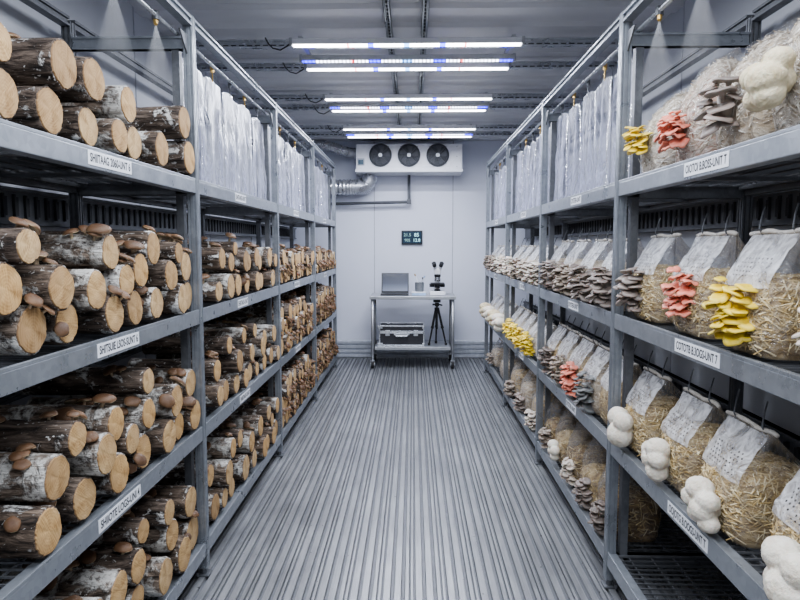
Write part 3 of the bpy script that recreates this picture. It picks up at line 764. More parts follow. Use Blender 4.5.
stack(0, 0, [(62.5,64,28,Dk,1),(88.6,78,24.5,Dk,0),(54,112,27,Dk,0),(92,127,22,Dk,0),(0,97,28,Dk,0),(-8,44,24,Dk,0),(123,104,20,Bi,0),(116,137,20,Bi,0),(137,144,19,Dk,0),(157.7,150.6,19,Br,0),(179,122.6,18,Dk,0),(187.6,159,18,Dk,0),(-70,80,30,Dk,0)], 1)
stack(1, 0, [(34.5,339,28,Bi,1),(70.5,330,24,Dk,3),(5,286.6,31,Dk,2),(52.5,286.6,26,Br,2),(91,290.5,22.5,Bi,4),(105,251.5,20,Bi,4),(108.7,319.5,22,Dk,1),(133.7,313.7,20,Dk,1),(156,307.5,18,Br,2),(177.5,301,16.5,Br,0),(192.5,297.5,15.5,Dk,0),
    (117.5,282.5,19,Br,3),(135,275,19.5,Br,3),(165,274.5,18,Dk,0),(186,270.5,16.5,Br,2),(151,247.5,18.5,Br,2),(176,252,12,Dk,3),(20,246,22,Dk,3),(-60,350,34,Dk,1)], 2)
stack(2, 0, [(100,455,23,Bi,1),(116,478,23.5,Br,0),(87,503,24.5,Dk,3),(54,488,26,Bi,3),(47.7,537,27,Br,1),(145.7,456.7,20.7,Dk,2),(165,441.7,19,Br,0),(132,439,17,Br,3),(194,415,17,Br,4),(183,428,15,Br,4),(192,388,16,Bi,3),(170,400,18,Bi,3),(147,417,18,Bi,3),
    (72,440,20,Dk,3),(115,425,20,Bi,3),(-32,585,30,Dk,3),(148,392,15,Dk,3)], 3)
stack(3, 0, [(191.6,504.7,18,Br,3),(197,530.7,19.5,Br,1),(171.5,535,18,Bi,1),(179,551,20,Br,1),(139.6,563,19.5,Dk,1),(160.6,575,20,Bi,1),(119,590,22,Bi,2),(140,598,18,Br,1),(90,620,24,Bi,2),(110,640,22,Dk,0),(165,512,15,Dk,2),(145,535,15,Dk,2),(50,660,26,Br,1)], 4)
stack(1, 1, [(242.7,261,12.5,Dk,2),(254,256.7,11,Br,3),(269,256.7,11,Bi,3),(226,288,14,Bi,2),(237,284.7,12.5,Br,2),(247,284.7,11,Dk,2),(254,280.7,11,Br,0),(262,282,9,Br,3),(269,280.7,8.5,Br,2),(276.7,276,9,Br,2),(220,258,12,Br,3),(232,262,11,Dk,2),(248,262,9,Br,1),(261,262,9,Bi,2),(274,260,8,Br,3),(236,248,8,Dk,2),(215,289,12,Br,1)], 5)
stack(2, 1, [(236,361.7,13,Dk,1),(226.7,388,12,Br,1),(236,385,11,Br,1),(243,376.7,11,Br,1),(251,372.5,10,Br,2),(261,346,11,Bi,1),(266,338,10,Bi,0),(272,333,10,Bi,1),(271.7,354,9.5,Br,2),(277,350,8.5,Br,1),(248,352,10,Br,3),(264,363,9,Br,1),(257,366,8,Br,1),(216,395,12,Br,0),(218,370,13,Dk,3),(230,345,10,Dk,4),(243,335,9,Bi,3),(255,330,8,Dk,2)], 6)
stack(3, 1, [(226,471,14,Bi,0),(217,504,15,Br,1),(224,493,11,Br,0),(233,485,11,Br,1),(245,468,14,Br,4),(250,442,12,Bi,1),(259.6,427,12,Bi,1),(228,453,11,Bi,1),(260.7,447,12,Br,1),(270.4,435,10,Br,2),(279,424,9,Br,2),(277,405,9,Bi,1),(252,457,10,Br,1),(267,440,9,Br,1),(240,438,10,Dk,2),(268,412,9,Dk,1),(274,418,8,Br,2),(212,475,13,Dk,2)], 7)
for bay in (2, 3):
    for level in (1, 2, 3):
        rnd = random.Random(bay*10+level); zs = LEV[-1][level]; y0, y1 = post_y(-1, bay)+.04, post_y(-1, bay+1)-.04
        items = []; z = zs
        nl = {1: 2, 2: 3, 3: 3}[level]; hmax = {1: .22, 2: .29, 3: .25}[level]
        zc = zs
        for l in range(nl):
            y = y0 + (.04 if l % 2 else 0)
            while True:
                r = rnd.uniform(.042, .062)
                if y + 2*r > y1: break
                items.append([y+r, zc+r+rnd.uniform(0, .01), r, l == 0, rnd.choice([Dk, Br, Br, Bi]), rnd.choice([1, 2, 2, 3, 4]) + (1 if bay == 3 else 0)])
                y += 2*r + .003
            zc += .088
        make_stack(level, bay, items, rnd, False)

# ------------------------------------------------------------------ grow bags
def bag_ring(t, w, d, h, wr=1., seed=0, inset=0., fill=.62):
    """cross-section at height fraction t: body box, then front slopes back and back slopes forward to a seam along Y"""
    if t < fill: k = 0
    else: k = (t-fill)/(1-fill)
    e = min(1, t/.06)
    x0 = 0 + .075*k*k**.1 + inset + .008*(1-e); x1 = d - (d-.083)*(k**.85) - inset - .01*(1-e)
    belly = .012*math.sin(min(1, t/fill)*PI)
    x0 -= belly*(1-k); x1 += belly*(1-k)
    if x1 - x0 < .004: x1 = x0+.004
    hw = w/2*(1 - .03*(1-e) + .03*math.sin(min(1, t/fill)*PI)*(1-k)) - inset
    hw *= 1 - .05*math.sin(k*PI)
    n = 44; pts = []
    p = 5 if k < .9 else 9
    for i in range(n):
        a = 2*PI*i/n; c, s_ = math.cos(a), math.sin(a)
        rr = (abs(c)**p + abs(s_)**p)**(-1/p)
        x = (x0+x1)/2 - c*rr*(x1-x0)/2; y = -s_*rr*hw
        # gusset pinch on the two sides above the filling
        if k > 0 and abs(s_) > abs(c): y *= 1 - .16*k*(1-k)*4*(1-abs(2*(x-x0)/(x1-x0+1e-6)-1))
        nn = noise.noise(Vector((x*14, y*14, t*h*16+seed)))*.006*wr + noise.noise(Vector((x*35, y*35, t*h*30+seed)))*.0025*wr
        x += nn*(1 if x > d/2 else -1)*(1-k*.6); y += nn*.6*(1 if y > 0 else -1)
        pts.append((x, y, t*h))
    return pts
def loft(rings, capb=True, capt=True):
    n = len(rings[0]); m = MB(); fs = []
    for i in range(len(rings)-1):
        for k in range(n): fs.append((i*n+k, i*n+(k+1) % n, (i+1)*n+(k+1) % n, (i+1)*n+k))
    if capb: fs.append(tuple(range(n-1, -1, -1)))
    if capt: fs.append(tuple((len(rings)-1)*n+k for k in range(n)))
    m.add([p for r in rings for p in r], fs); return m
_bag_cache = {}
def bag_meshes(w, d, h, fillz, seed, core, strands, film):
    key = (w, d, h, fillz, seed, core, strands, film)
    if key in _bag_cache: return _bag_cache[key]
    rnd = random.Random(seed*13+5)
    ts = [0, .02, .06, .12, .2, .28, .36, .44, .52, .6, .66, .72, .78, .84, .9, .95, 1.0]
    fill = .60
    filmm = loft([bag_ring(t, w, d, h, 1, seed, 0, fill) for t in ts], True, False).mesh('film', M[film], True)
    tt = [t*fillz for t in (0, .04, .1, .2, .32, .45, .58, .7, .8, .88, .94, .98, 1.)]
    rings = []
    for t in tt:
        rg = bag_ring(t, w, d, h, .5, seed, .004, fill)
        q = t/fillz
        if q > .8:
            f = math.sqrt(max(0., 1-((q-.8)/.2)**2))*.75+.25
            cx = sum(p[0] for p in rg)/len(rg); rg = [(cx+(p[0]-cx)*f, p[1]*f, p[2]) for p in rg]
        rings.append([(p[0] + .004*noise.noise(Vector(p)*40), p[1] + .004*noise.noise(Vector(p)*43), p[2] + (.008*noise.noise(Vector((p[0]*30, p[1]*30, seed))) if q > .75 else 0)) for p in rg])
    corem = loft(rings).mesh('substrate', M[core], True)
    st = None
    if strands:
        m = MB(); vs = [Vector(p) for r in rings for p in r]; fcs = []
        n = len(rings[0])
        for _ in range(strands):
            i = rnd.randrange(0, len(rings)-1)
            # even by height
            zt = rnd.random()**.8*fillz*h; i = max(k for k in range(len(rings)-1) if rings[k][0][2] <= zt + .02 or k == 0)
            i = min(i, len(rings)-2); k = rnd.randrange(n)
            a, b, c = Vector(rings[i][k]), Vector(rings[i][(k+1) % n]), Vector(rings[i+1][k])
            p = a + (b-a)*rnd.random() + (c-a)*rnd.random()
            t1 = (b-a); t2 = (c-a)
            if t1.length < 1e-5 or t2.length < 1e-5: continue
            t1.normalize(); t2.normalize(); nrm = t1.cross(t2)
            if nrm.length < .1: continue
            nrm.normalize()
            ang = rnd.gauss(0, .9); dr = t1*math.cos(ang) + t2*math.sin(ang); dr = (dr - nrm*rnd.uniform(-.05, .25)).normalized()
            L = rnd.uniform(.018, .052); wd = rnd.uniform(.0009, .0019); sd = dr.cross(nrm).normalized()
            p0 = p + nrm*.0005 - dr*L/2; p1 = p + nrm*.0005 + dr*L/2 + nrm*rnd.uniform(-.002, .001); pm = (p0+p1)/2 + nrm*.0018
            m.add([p0-sd*wd, p0+sd*wd, pm-sd*wd, pm+sd*wd, p1-sd*wd, p1+sd*wd, pm+nrm*wd], [(0,1,3,2),(2,3,5,4),(0,2,6),(1,6,3),(2,4,6),(3,6,5)])
        # loose straws above the filling
        st = m.mesh('straw', M['strand'] if core.startswith('straw') else M['strand_pale'])
    # front panel
    m = MB(); cols, rows = 10, 10; vs = []
    for j in range(rows+1):
        t = fill*.92 + (1-.02-fill*.92)*j/rows; rg = bag_ring(t, w, d, h, 1, seed, -.0015, fill)
        front = sorted([p for p in rg if p[0] < (rg[0][0]+.01) and abs(p[1]) < w*.46], key=lambda p: p[1])
        for i in range(cols+1):
            y = -w*.43 + w*.86*i/cols
            # interpolate x on the front
            x = front[0][0]
            for a, b in zip(front, front[1:]):
                if a[1] <= y <= b[1]: x = a[0] + (b[0]-a[0])*(y-a[1])/max(1e-6, b[1]-a[1])
            vs.append((x-.0012, y, t*h))
    m.add(vs, [(j*(cols+1)+i, (j+1)*(cols+1)+i, (j+1)*(cols+1)+i+1, j*(cols+1)+i+1) for j in range(rows) for i in range(cols)])
    pm = m.mesh('vent_panel', M['patch'], True); uv = pm.uv_layers.new(name='uv')
    for lp in pm.loops:
        i = lp.vertex_index; uv.data[lp.index].uv = ((i % (cols+1))/cols, (i//(cols+1))/rows)
    # seam: rolled strip
    m = MB(); pts = []
    for i in range(13):
        y = -w/2*1.02 + w*1.04*i/12; pts.append((.079 + .003*math.sin(i*1.3+seed), y, h + .003*math.sin(i*.9+seed)))
    m.tube(pts, [.0052 + .0016*abs(math.sin(i*2.1)) for i in range(13)], 8)
    sm = m.mesh('rolled_seam', M['seam'], True)
    _bag_cache[key] = (filmm, corem, st, pm, sm); return _bag_cache[key]

def oyster_mesh(seed, ruf=1.):
    """unit mushroom: stem from origin, cap radius 1 pushed outwards along +X, cap normal +Z"""
    rnd = random.Random(seed); m = MB(); n = 22; ph = rnd.uniform(0, 6); h = .55
    rings = []
    base = (-1.0, 0, -.75)
    prof = [(.10, 0.), (.13, .35), (.20, .62), (.45, .82), (.8, .94), (.985, .985), (1.0, 1.02), (.9, 1.07), (.6, 1.06), (.25, .98), (.02, .95)]
    vs = []
    for r, q in prof:
        for k in range(n):
            a = 2*PI*k/n
            lob = 1 + .08*math.sin(2*a+ph) + .035*ruf*math.sin(5*a+ph*1.7)
            rr = r*lob if r > .3 else r
            cx = base[0]*(1-min(1, q))**1.0*1. + .0; cz = base[2]*(1-min(1, q)); ex = max(0, q-1)*1.0
            z = cz + ex*2.2 + (.07*math.sin(3*a+ph) + (ruf-1)*.05*math.sin(7*a+ph*3))*rr*rr*ruf**.5
            z -= .22*rr*rr
            vs.append((cx + rr*math.cos(a)*.92, rr*math.sin(a)*1.08, z))
    L = len(prof); fs = []
    for i in range(L-1):
        for k in range(n): fs.append((i*n+k, i*n+(k+1) % n, (i+1)*n+(k+1) % n, (i+1)*n+k))
    fs += [tuple(range(n-1, -1, -1)), tuple((L-1)*n+k for k in range(n))]
    m.add(vs, fs)
    tones = [.95]*(4*n) + [.85]*n + [.7]*n + [.5]*n + [.3]*n + [.15]*n + [.05]*2*n
    return m, tones
OYB = [oyster_mesh(i) for i in range(5)] + [oyster_mesh(i+9, 2.4) for i in range(4)]
_oy = {}
def oy(mat, k):
    if (mat, k) not in _oy:
        m, t = OYB[k]; me = m.mesh('mushroom', M[mat], True); a = me.attributes.new('tone', 'FLOAT', 'POINT')
        for i, v in enumerate(t): a.data[i].value = v
        _oy[(mat, k)] = me
    return _oy[(mat, k)]
def cluster_layout(wd, ht, size, seed, dense=1.):
    """caps over a half-ellipsoid bulging towards -X"""
    rnd = random.Random(seed); out = []; rows = max(4, int(ht/(size*.40)*dense))
    for i in range(rows):
        v = -1 + 2*(i+.5)/rows; z = v*ht/2*.88; rw = math.sqrt(1-v*v*.72)
        cnt = max(2, int(round(rw*wd/(size*.70)*dense)))
        for j in range(cnt):
            u = (-1 + 2*(j+.5+(.28 if i % 2 else -.28))/cnt)*rw + rnd.uniform(-.12, .12)
            u = max(-1, min(1, u)); a = u*1.25
            y = math.sin(a)*wd/2*.80; x = -(math.cos(a)*.60*rw + .02)*wd*.62 + rnd.uniform(-.014, .008)
            sz = size*rnd.uniform(.66, 1.2)
            out.append((Vector((x, y, z + rnd.uniform(-.3, .3)*size)), a, v, sz))
    return out
def make_cluster(parent, loc, wd, ht, size, mat, seed, near, yaw=0.):
    rnd = random.Random(seed); lay = cluster_layout(wd, ht, size, seed)
    items = []
    for p, a, v, sz in lay:
        p.z = max(p.z, .026 + rnd.uniform(0, .008) - loc[2])
        heading = PI + a  + rnd.uniform(-.25, .25)          # outward direction in the XY plane
        tilt = .38 - .25*v + rnd.uniform(-.28, .28)
        R = Matrix.Rotation(heading - 2*a, 4, 'Z') @ Matrix.Rotation(tilt, 4, 'Y') @ Matrix.Rotation(rnd.uniform(-.35, .35), 4, 'X')
        items.append((Matrix.Translation(p) @ R @ Matrix.Scale(sz/2, 4), rnd.randrange(5) if mat != 'oy_coral' else 5+rnd.randrange(4)))
    c = MB()   # knotty base the stems share
    c.tube([(.012, 0, -ht*.24), (-wd*.05, 0, -ht*.15), (-wd*.07, 0, ht*.1), (.012, 0, ht*.22)], [wd*.08, wd*.17, wd*.17, wd*.07], 10)
    if near:
        root = c.build('mushroom_cluster', M[mat], parent, loc, True, (0, 0, yaw))
        a = root.data.attributes.new('tone', 'FLOAT', 'POINT')
        for q in a.data: q.value = .8
        for mt, k in items:
            e = link('mushroom', oy(mat, k), root); e.matrix_local = mt
    else:
        tones = [.8]*len(c.v)
        for mt, k in items:
            m, t = OYB[k]; c.add([mt @ Vector(v) for v in m.v], m.f); tones += t
        root = c.build('mushroom_cluster', M[mat], parent, loc, True, (0, 0, yaw)); a = root.data.attributes.new('tone', 'FLOAT', 'POINT')
        a.data.foreach_set('value', tones)
    return root
def make_mane(parent, loc, wd, ht, mat, seed, lobes=None):
    rnd = random.Random(seed); bm = bmesh.new()
    lobes = lobes or [(-.1, .25, .55, .62), (-.15, -.28, .2, .55), (-.2, .2, -.1, .55), (-.1, -.15, -.5, .52), (.1, .1, .0, .6)]
    for x, y, z, r in lobes:
        ret = bmesh.ops.create_icosphere(bm, subdivisions=3, radius=1)
        for v in ret['verts']:
            q = v.co.copy(); k = 1 + .05*noise.noise(q*2.5+Vector((x*9, y*9, seed)))
            v.co = Vector((x*wd*.6 - wd*.22 + q.x*r*wd*.58*k, y*wd*1.15 + q.y*r*wd*.68*k, z*ht*.5 + q.z*r*ht*.46*k))
    me = bpy.data.meshes.new('mushroom_cluster'); bm.to_mesh(me); bm.free(); me.materials.append(M[mat])
    o = link('mushroom_cluster', me, parent, loc)
    rm = o.modifiers.new('merge', 'REMESH'); rm.mode = 'VOXEL'; rm.voxel_size = .0035; rm.use_smooth_shade = True
    ev = o.evaluated_get(bpy.context.evaluated_depsgraph_get()); nm = bpy.data.meshes.new_from_object(ev); o.modifiers.clear(); 
    b2 = bmesh.new(); b2.from_mesh(nm)
    bmesh.ops.smooth_vert(b2, verts=b2.verts, factor=.5, use_axis_x=True, use_axis_y=True, use_axis_z=True)
    b2.normal_update()
    for v in b2.verts: v.co += v.normal*(.0016*noise.noise(v.co*90) + .001*noise.noise(v.co*260))
    b2.to_mesh(nm); b2.free()
    for p in nm.polygons: p.use_smooth = True
    nm.name = 'mushroom_cluster'; nm.materials.clear(); nm.materials.append(M[mat]); o.data = nm; return o

COLN = {'oy_yellow': 'yellow oyster mushrooms', 'oy_coral': 'coral pink oyster mushrooms', 'oy_grey': 'grey oyster mushrooms', 'oy_slate': 'slate grey oyster mushrooms', 'oy_taupe': 'taupe oyster mushrooms',
        'oy_pale': 'pale beige mushrooms', 'oy_brown': 'dark brown mushrooms', 'mane': 'white lion\'s mane', 'mane_cream': 'cream lion\'s mane', None: 'no mushrooms showing'}
def bag(y, level, bay, k, fruit, cz=.11, size=(.15, .15, .05), core='straw_core', w=.225, h=.285, d=.22, fillz=.66, near=False, strands=0, cy=-.05, seed=1, panel=True, lobes=None, film=None, hook=True, cx=0):
    z = LEV[1][level]; X = W[1] + .035
    root = empty('grow_bag', (X, y, z+.001))
    tag(root, 'clear straw bag, %s, %s from camera, %s shelf, %s right bay' % (COLN[fruit], ORD[k], SHELFN[level], ORD[bay+1]), 'grow bag', 'mushroom grow bags on the %s shelf, %s right bay' % (SHELFN[level], ORD[bay+1]))
    film = film or ('bag' if near else 'bag_far')
    fm, cm, st, pm, sm = bag_meshes(w, d, h, fillz, seed, core, strands, film)
    link('film', fm, root)
    c = link('substrate', cm, root)
    if st: s_ = link('straw', st, c); s_['kind'] = 'stuff'
    if panel: link('vent_panel', pm, root)
    if level: link('rolled_seam', sm, root)
    if hook:
        for q in (-.3, .3):
            m = MB(); yy = q*w; m.tube([(.079, yy, h-.006), (.07, yy, h+.008), (.085, yy+.02, h+.04), (.10, yy+.035, h+.065)], .0022, 6)
            m.build('wire_hook', M['steel_dark'], root)
    if fruit:
        if fruit.startswith('mane'): make_mane(root, (-.008+cx, cy, cz), size[0], size[1], fruit, seed*3+k, lobes)
        else: make_cluster(root, (.004+cx, cy, cz), size[0], size[1], size[2], fruit, seed*7+k+bay, near, yaw=.25)
    return root
def cy_of(px, py, y): return at_x(px, py, W[1]-.02).y - y
# top shelf, first bay: tall colonised blocks
for k, (y, px, py, fr, core, sz) in enumerate(((1.33, 769, 82, 'mane_cream', 'myc_white', (.105, .118)), (1.585, 711, 105, 'oy_grey', 'myc_tan', (.115, .125, .058)), (1.856, 666, 129, 'oy_coral', 'myc_pink', (.112, .112, .045)), (2.13, 632, 141, 'oy_yellow', 'myc_white', (.115, .11, .038)))):
    p = at_x(px, py, W[1]-.02)
    bag(y, 0, 0, k+1, fr, p.z - LEV[1][0], sz, core, .225, (.31, .285, .30, .27)[k], .24, .95, True, 1700, p.y-y, seed=21+k, panel=False, film='bag_thin', cx=-.018, hook=False,
        lobes=[(.0, -.16, .62, .50), (-.2, .26, .28, .56), (-.35, -.14, .0, .62), (-.2, .2, -.5, .48), (-.25, -.15, -.56, .5), (.1, 0, 0, .6)])
# second shelf, first bay
for k, (y, px, py, fr, sz) in enumerate(((1.19, 815, 334, 'oy_pale', (.15, .16, .05)), (1.51, 719, 309, 'oy_yellow', (.145, .155, .048)), (1.82, 668, 291, 'oy_coral', (.13, .135, .054)), (2.18, 622, 288, 'oy_grey', (.145, .155, .052)))):
    p = at_x(px, py, W[1]-.02)
    bag(y, 1, 0, k+1, fr, p.z - LEV[1][1], sz, 'straw_core', .23, .29, .23, .64, True, 2600, p.y-y, seed=31+k % 2)
# third shelf, first bay
LB = [[(-.1, -.1, .5, .6), (-.15, .25, .25, .5), (-.25, -.28, .1, .5), (-.2, .1, -.1, .55), (-.1, -.1, -.6, .55), (.1, 0, 0, .6)],
      [(-.1, .1, .55, .55), (-.15, -.3, .35, .45), (-.25, .25, .1, .45), (-.25, -.2, -.05, .5), (-.1, .1, -.45, .45), (-.1, -.3, -.55, .42), (.1, 0, 0, .6)],
      [(-.1, .2, .4, .58), (-.15, -.25, .4, .52), (-.2, -.1, -.3, .68), (-.1, .2, -.35, .5), (.1, 0, 0, .6)]]
for k, (y, px, py, sz) in enumerate(((1.25, 780, 577, (.12, .14)), (1.59, 692, 504, (.112, .125)), (1.87, 647, 458, (.105, .125)), (2.21, 614, 427.5, (.115, .145)))):
    p = at_x(px, py, W[1]-.03)
    bag(y, 2, 0, k+1, 'mane', p.z - LEV[1][2], sz, 'straw_core', .225, .285, .225, .66, True, 2600, p.y-y, seed=31+k % 2, lobes=LB[(2-k) % 3])
# bays two to four
def row(level, bay, specs, h=.27, w=.21, core='straw_core', near=False, strands=0, cz=.10, d=.2, fillz=.66, size=(.15, .15, .05)):
    n_ = len(specs); ya = post_y(1, bay)+.035; pt = (BL[1]-.06)/n_; w = min(w, pt-.016)
    for k, (px, fr) in enumerate(specs):
        y = ya + pt*(k+.5)
        mane = fr and fr.startswith('mane')
        sz = (size[0]*.72, size[1]*.8) if mane else size
        bag(y, level, bay, k+1, fr, cz, sz, core if not isinstance(core, list) else core[k % len(core)], w, h, d, fillz, near, strands, -.03, seed=41+k % 3, hook=bay < 3, panel=level != 3)
def W_at(px): return at_x(px, 260, W[1]-.02).y + .03
row(1, 1, [(598, 'oy_grey'), (580, 'oy_grey'), (564, 'oy_taupe'), (551, 'oy_grey')], near=True, w=.24, core='myc_tan', size=(.17, .17, .052), h=.28, cz=.1, strands=200)
row(2, 1, [(612, None), (593, 'oy_slate'), (575, 'oy_coral'), (558, 'oy_taupe'), (547, 'oy_brown')], near=True, w=.24, core=['straw_core', 'myc_tan'], size=(.14, .16, .05), h=.28, strands=300)
row(3, 1, [(606, 'oy_brown'), (590, 'oy_grey'), (573, 'oy_pale'), (558, 'mane'), (543, 'oy_taupe')], near=True, w=.21, core=['straw_dark', 'straw_core'], size=(.12, .12, .042), h=.335, fillz=.52, strands=500, cz=.085)
row(1, 2, [(529, 'oy_pale'), (521, 'oy_pale'), (514, 'oy_taupe'), (508, 'oy_pale')], core='myc_white', w=.26, h=.25, fillz=.7, size=(.19, .16, .05), cz=.09)
row(1, 3, [(503, 'oy_pale'), (498, 'oy_pale'), (494.5, 'oy_taupe'), (491, 'oy_taupe')], core='myc_white', w=.25, h=.25, fillz=.7, size=(.19, .15, .05), cz=.09)
row(2, 2, [(530, None), (524, 'oy_yellow'), (518, 'oy_yellow'), (513, 'oy_yellow'), (508, 'oy_yellow')], core='myc_white', w=.2, h=.25, size=(.17, .15, .045), cz=.09)
row(2, 3, [(502.5, 'mane'), (498.5, 'mane_cream'), (495, 'mane'), (491.5, 'mane_cream')], core='myc_white', w=.24, h=.24, size=(.24, .18, .05), cz=.08)
row(3, 2, [(527, 'oy_pale'), (518, 'oy_grey'), (510, 'oy_taupe')], core=['straw_core', 'myc_tan'], w=.25, h=.31, size=(.15, .13, .05), cz=.07)
row(3, 3, [(500, None), (495, 'oy_taupe')], core='myc_tan', w=.25, h=.25, size=(.15, .12, .05), cz=.07)
# ------------------------------------------------------------------ ceiling lights
ZS = 2.40; LAMP = 13.5
def lights():
    fx = [(46, 62.5, 70), (100, 108, 111.5), (130, 134, 137.5)]
    cx = -.035
    for n, ys in enumerate(fx):
        Y = [at_z(408, y, ZS-.008).y for y in ys]
        if n == 0: Y[1] = Y[2] - .17
        else: Y[1] = Y[2] - .12
        r = empty('grow_light', (cx, Y[0], ZS+.03)); tag(r, '%s three-bar LED grow light with white and blue diodes above the aisle' % ('nearest', 'middle', 'farthest')[n], 'light', 'grow lights in a line along the ceiling')
        hw = .62
        for j, y in enumerate(Y):
            yy = y - Y[0]; wd = .016 if j != 1 else .010
            h = MB().bevel_box((-hw, yy-wd-.003, -.03), (hw, yy+wd+.003, 0), .003)
            b = h.build('light_bar', M['white_plastic'] if j != 1 else M['stainless'], r)
            e = MB(); x0, x1 = -hw+.012, hw-.012
            e.box((x0, yy-wd, -.038), (x1, yy+wd, -.0302))
            e.build('led_strip', M['led'] if j != 1 else M['led_dot'], b)
            for s in (-1, 1):
                MB().bevel_box((s*hw-.008, yy-wd-.006, -.04), (s*hw+.008, yy+wd+.006, .004), .002).build('end_cap', M['stainless'], b)
            if j != 1:
                la = bpy.data.lights.new('bar_lamp', 'AREA'); la.shape = 'RECTANGLE'; la.size = 2*hw-.06; la.size_y = .03; la.energy = LAMP; la.color = (.84, .89, 1.); la.spread = math.radians(175)
                lo = bpy.data.objects.new('bar_lamp', la); COL.objects.link(lo); lo.parent = b; lo.location = (0, yy, -.0395)
        for s in (-1, 1):
            MB().box((s*(hw-.05)-.01, -.02, 0), (s*(hw-.05)+.01, Y[2]-Y[0]+.02, .012)).build('side_frame', M['stainless'], r)
        for y in (Y[0], Y[2]):
            if n == 2 and y == Y[2]: break
            yy = y - Y[0]
            MB().tube([(-hw+.01, yy, -.005), (-hw-.02, yy-.005, -.035), (-hw-.06, yy, -.055), (-hw-.10, yy, -.045), (-hw-.125, yy, -.02), (-hw-.14, yy, .01)], .0038, 8).build('power_cable', M['black'], r, smooth=True)
        for q, y in enumerate(at_z(408, yp, ZS+.05).y for yp in ((44, 66.5), (97.5, 107), (127.5, 134))[n]):
            m = MB(); x0, x1 = XL+.001, XR-.001; za, zb = ZS+.032, ZS+.072
            m.box((x0, y-.004, za), (x1, y+.004, zb)); m.box((x0, y-.022, za), (x1, y+.022, za+.006)); m.box((x0, y-.022, zb-.006), (x1, y+.022, zb))
            x = x0+.05
            o = m.build('ceiling_beam', M['steel_bright'])
            hl = MB(); xx = x0+.06
            while xx < x1-.06: hl.box((xx, y-.0052, za+.010), (xx+.03, y-.0042, za+.017)); xx += .045
            tag(hl.build('perforations', M['dark_hole'], o), kind='stuff'); tag(o, 'dark steel beam across the ceiling carrying the %s bar of the %s grow light' % (('front', 'rear')[q], ('nearest', 'middle', 'farthest')[n]), 'beam', 'steel beams across the ceiling')
    for k, s in enumerate((-1, 1)):
        x = -.035 + s*.095; za = ZS+.074
        m = MB(); m.box((x-.017, .8, za), (x-.014, 6.4, za+.025)); m.box((x+.014, .8, za), (x+.017, 6.4, za+.025)); m.box((x-.017, .8, za+.022), (x+.017, 6.4, za+.0285)); m.box((x-.017, .8, za), (x-.009, 6.4, za+.003)); m.box((x+.009, .8, za), (x+.017, 6.4, za+.003))
        o = m.build('strut_channel', M['steel']); tag(o, '%s slotted strut channel running lengthwise on the ceiling' % ('left', 'right')[k], 'channel')
        h = MB(); y = .9
        while y < 6.3: h.box((x-.004, y, za+.019), (x+.004, y+.025, za+.0218)); y += .05
        tag(h.build('perforations', M['dark_hole'], o), kind='stuff')
lights()
for i, (y, e) in enumerate(((2.15, 22), (1.0, 24), (-.15, 34))):
    l = bpy.data.lights.new('ceiling_lamp', 'AREA'); l.shape = 'RECTANGLE'; l.size = 1.3; l.size_y = .35; l.energy = e; l.color = (.86, .91, 1.)
    o = bpy.data.objects.new('ceiling_lamp', l); COL.objects.link(o); o.location = (-.035, y, 2.40)
for s in (-1, 1):
    pass

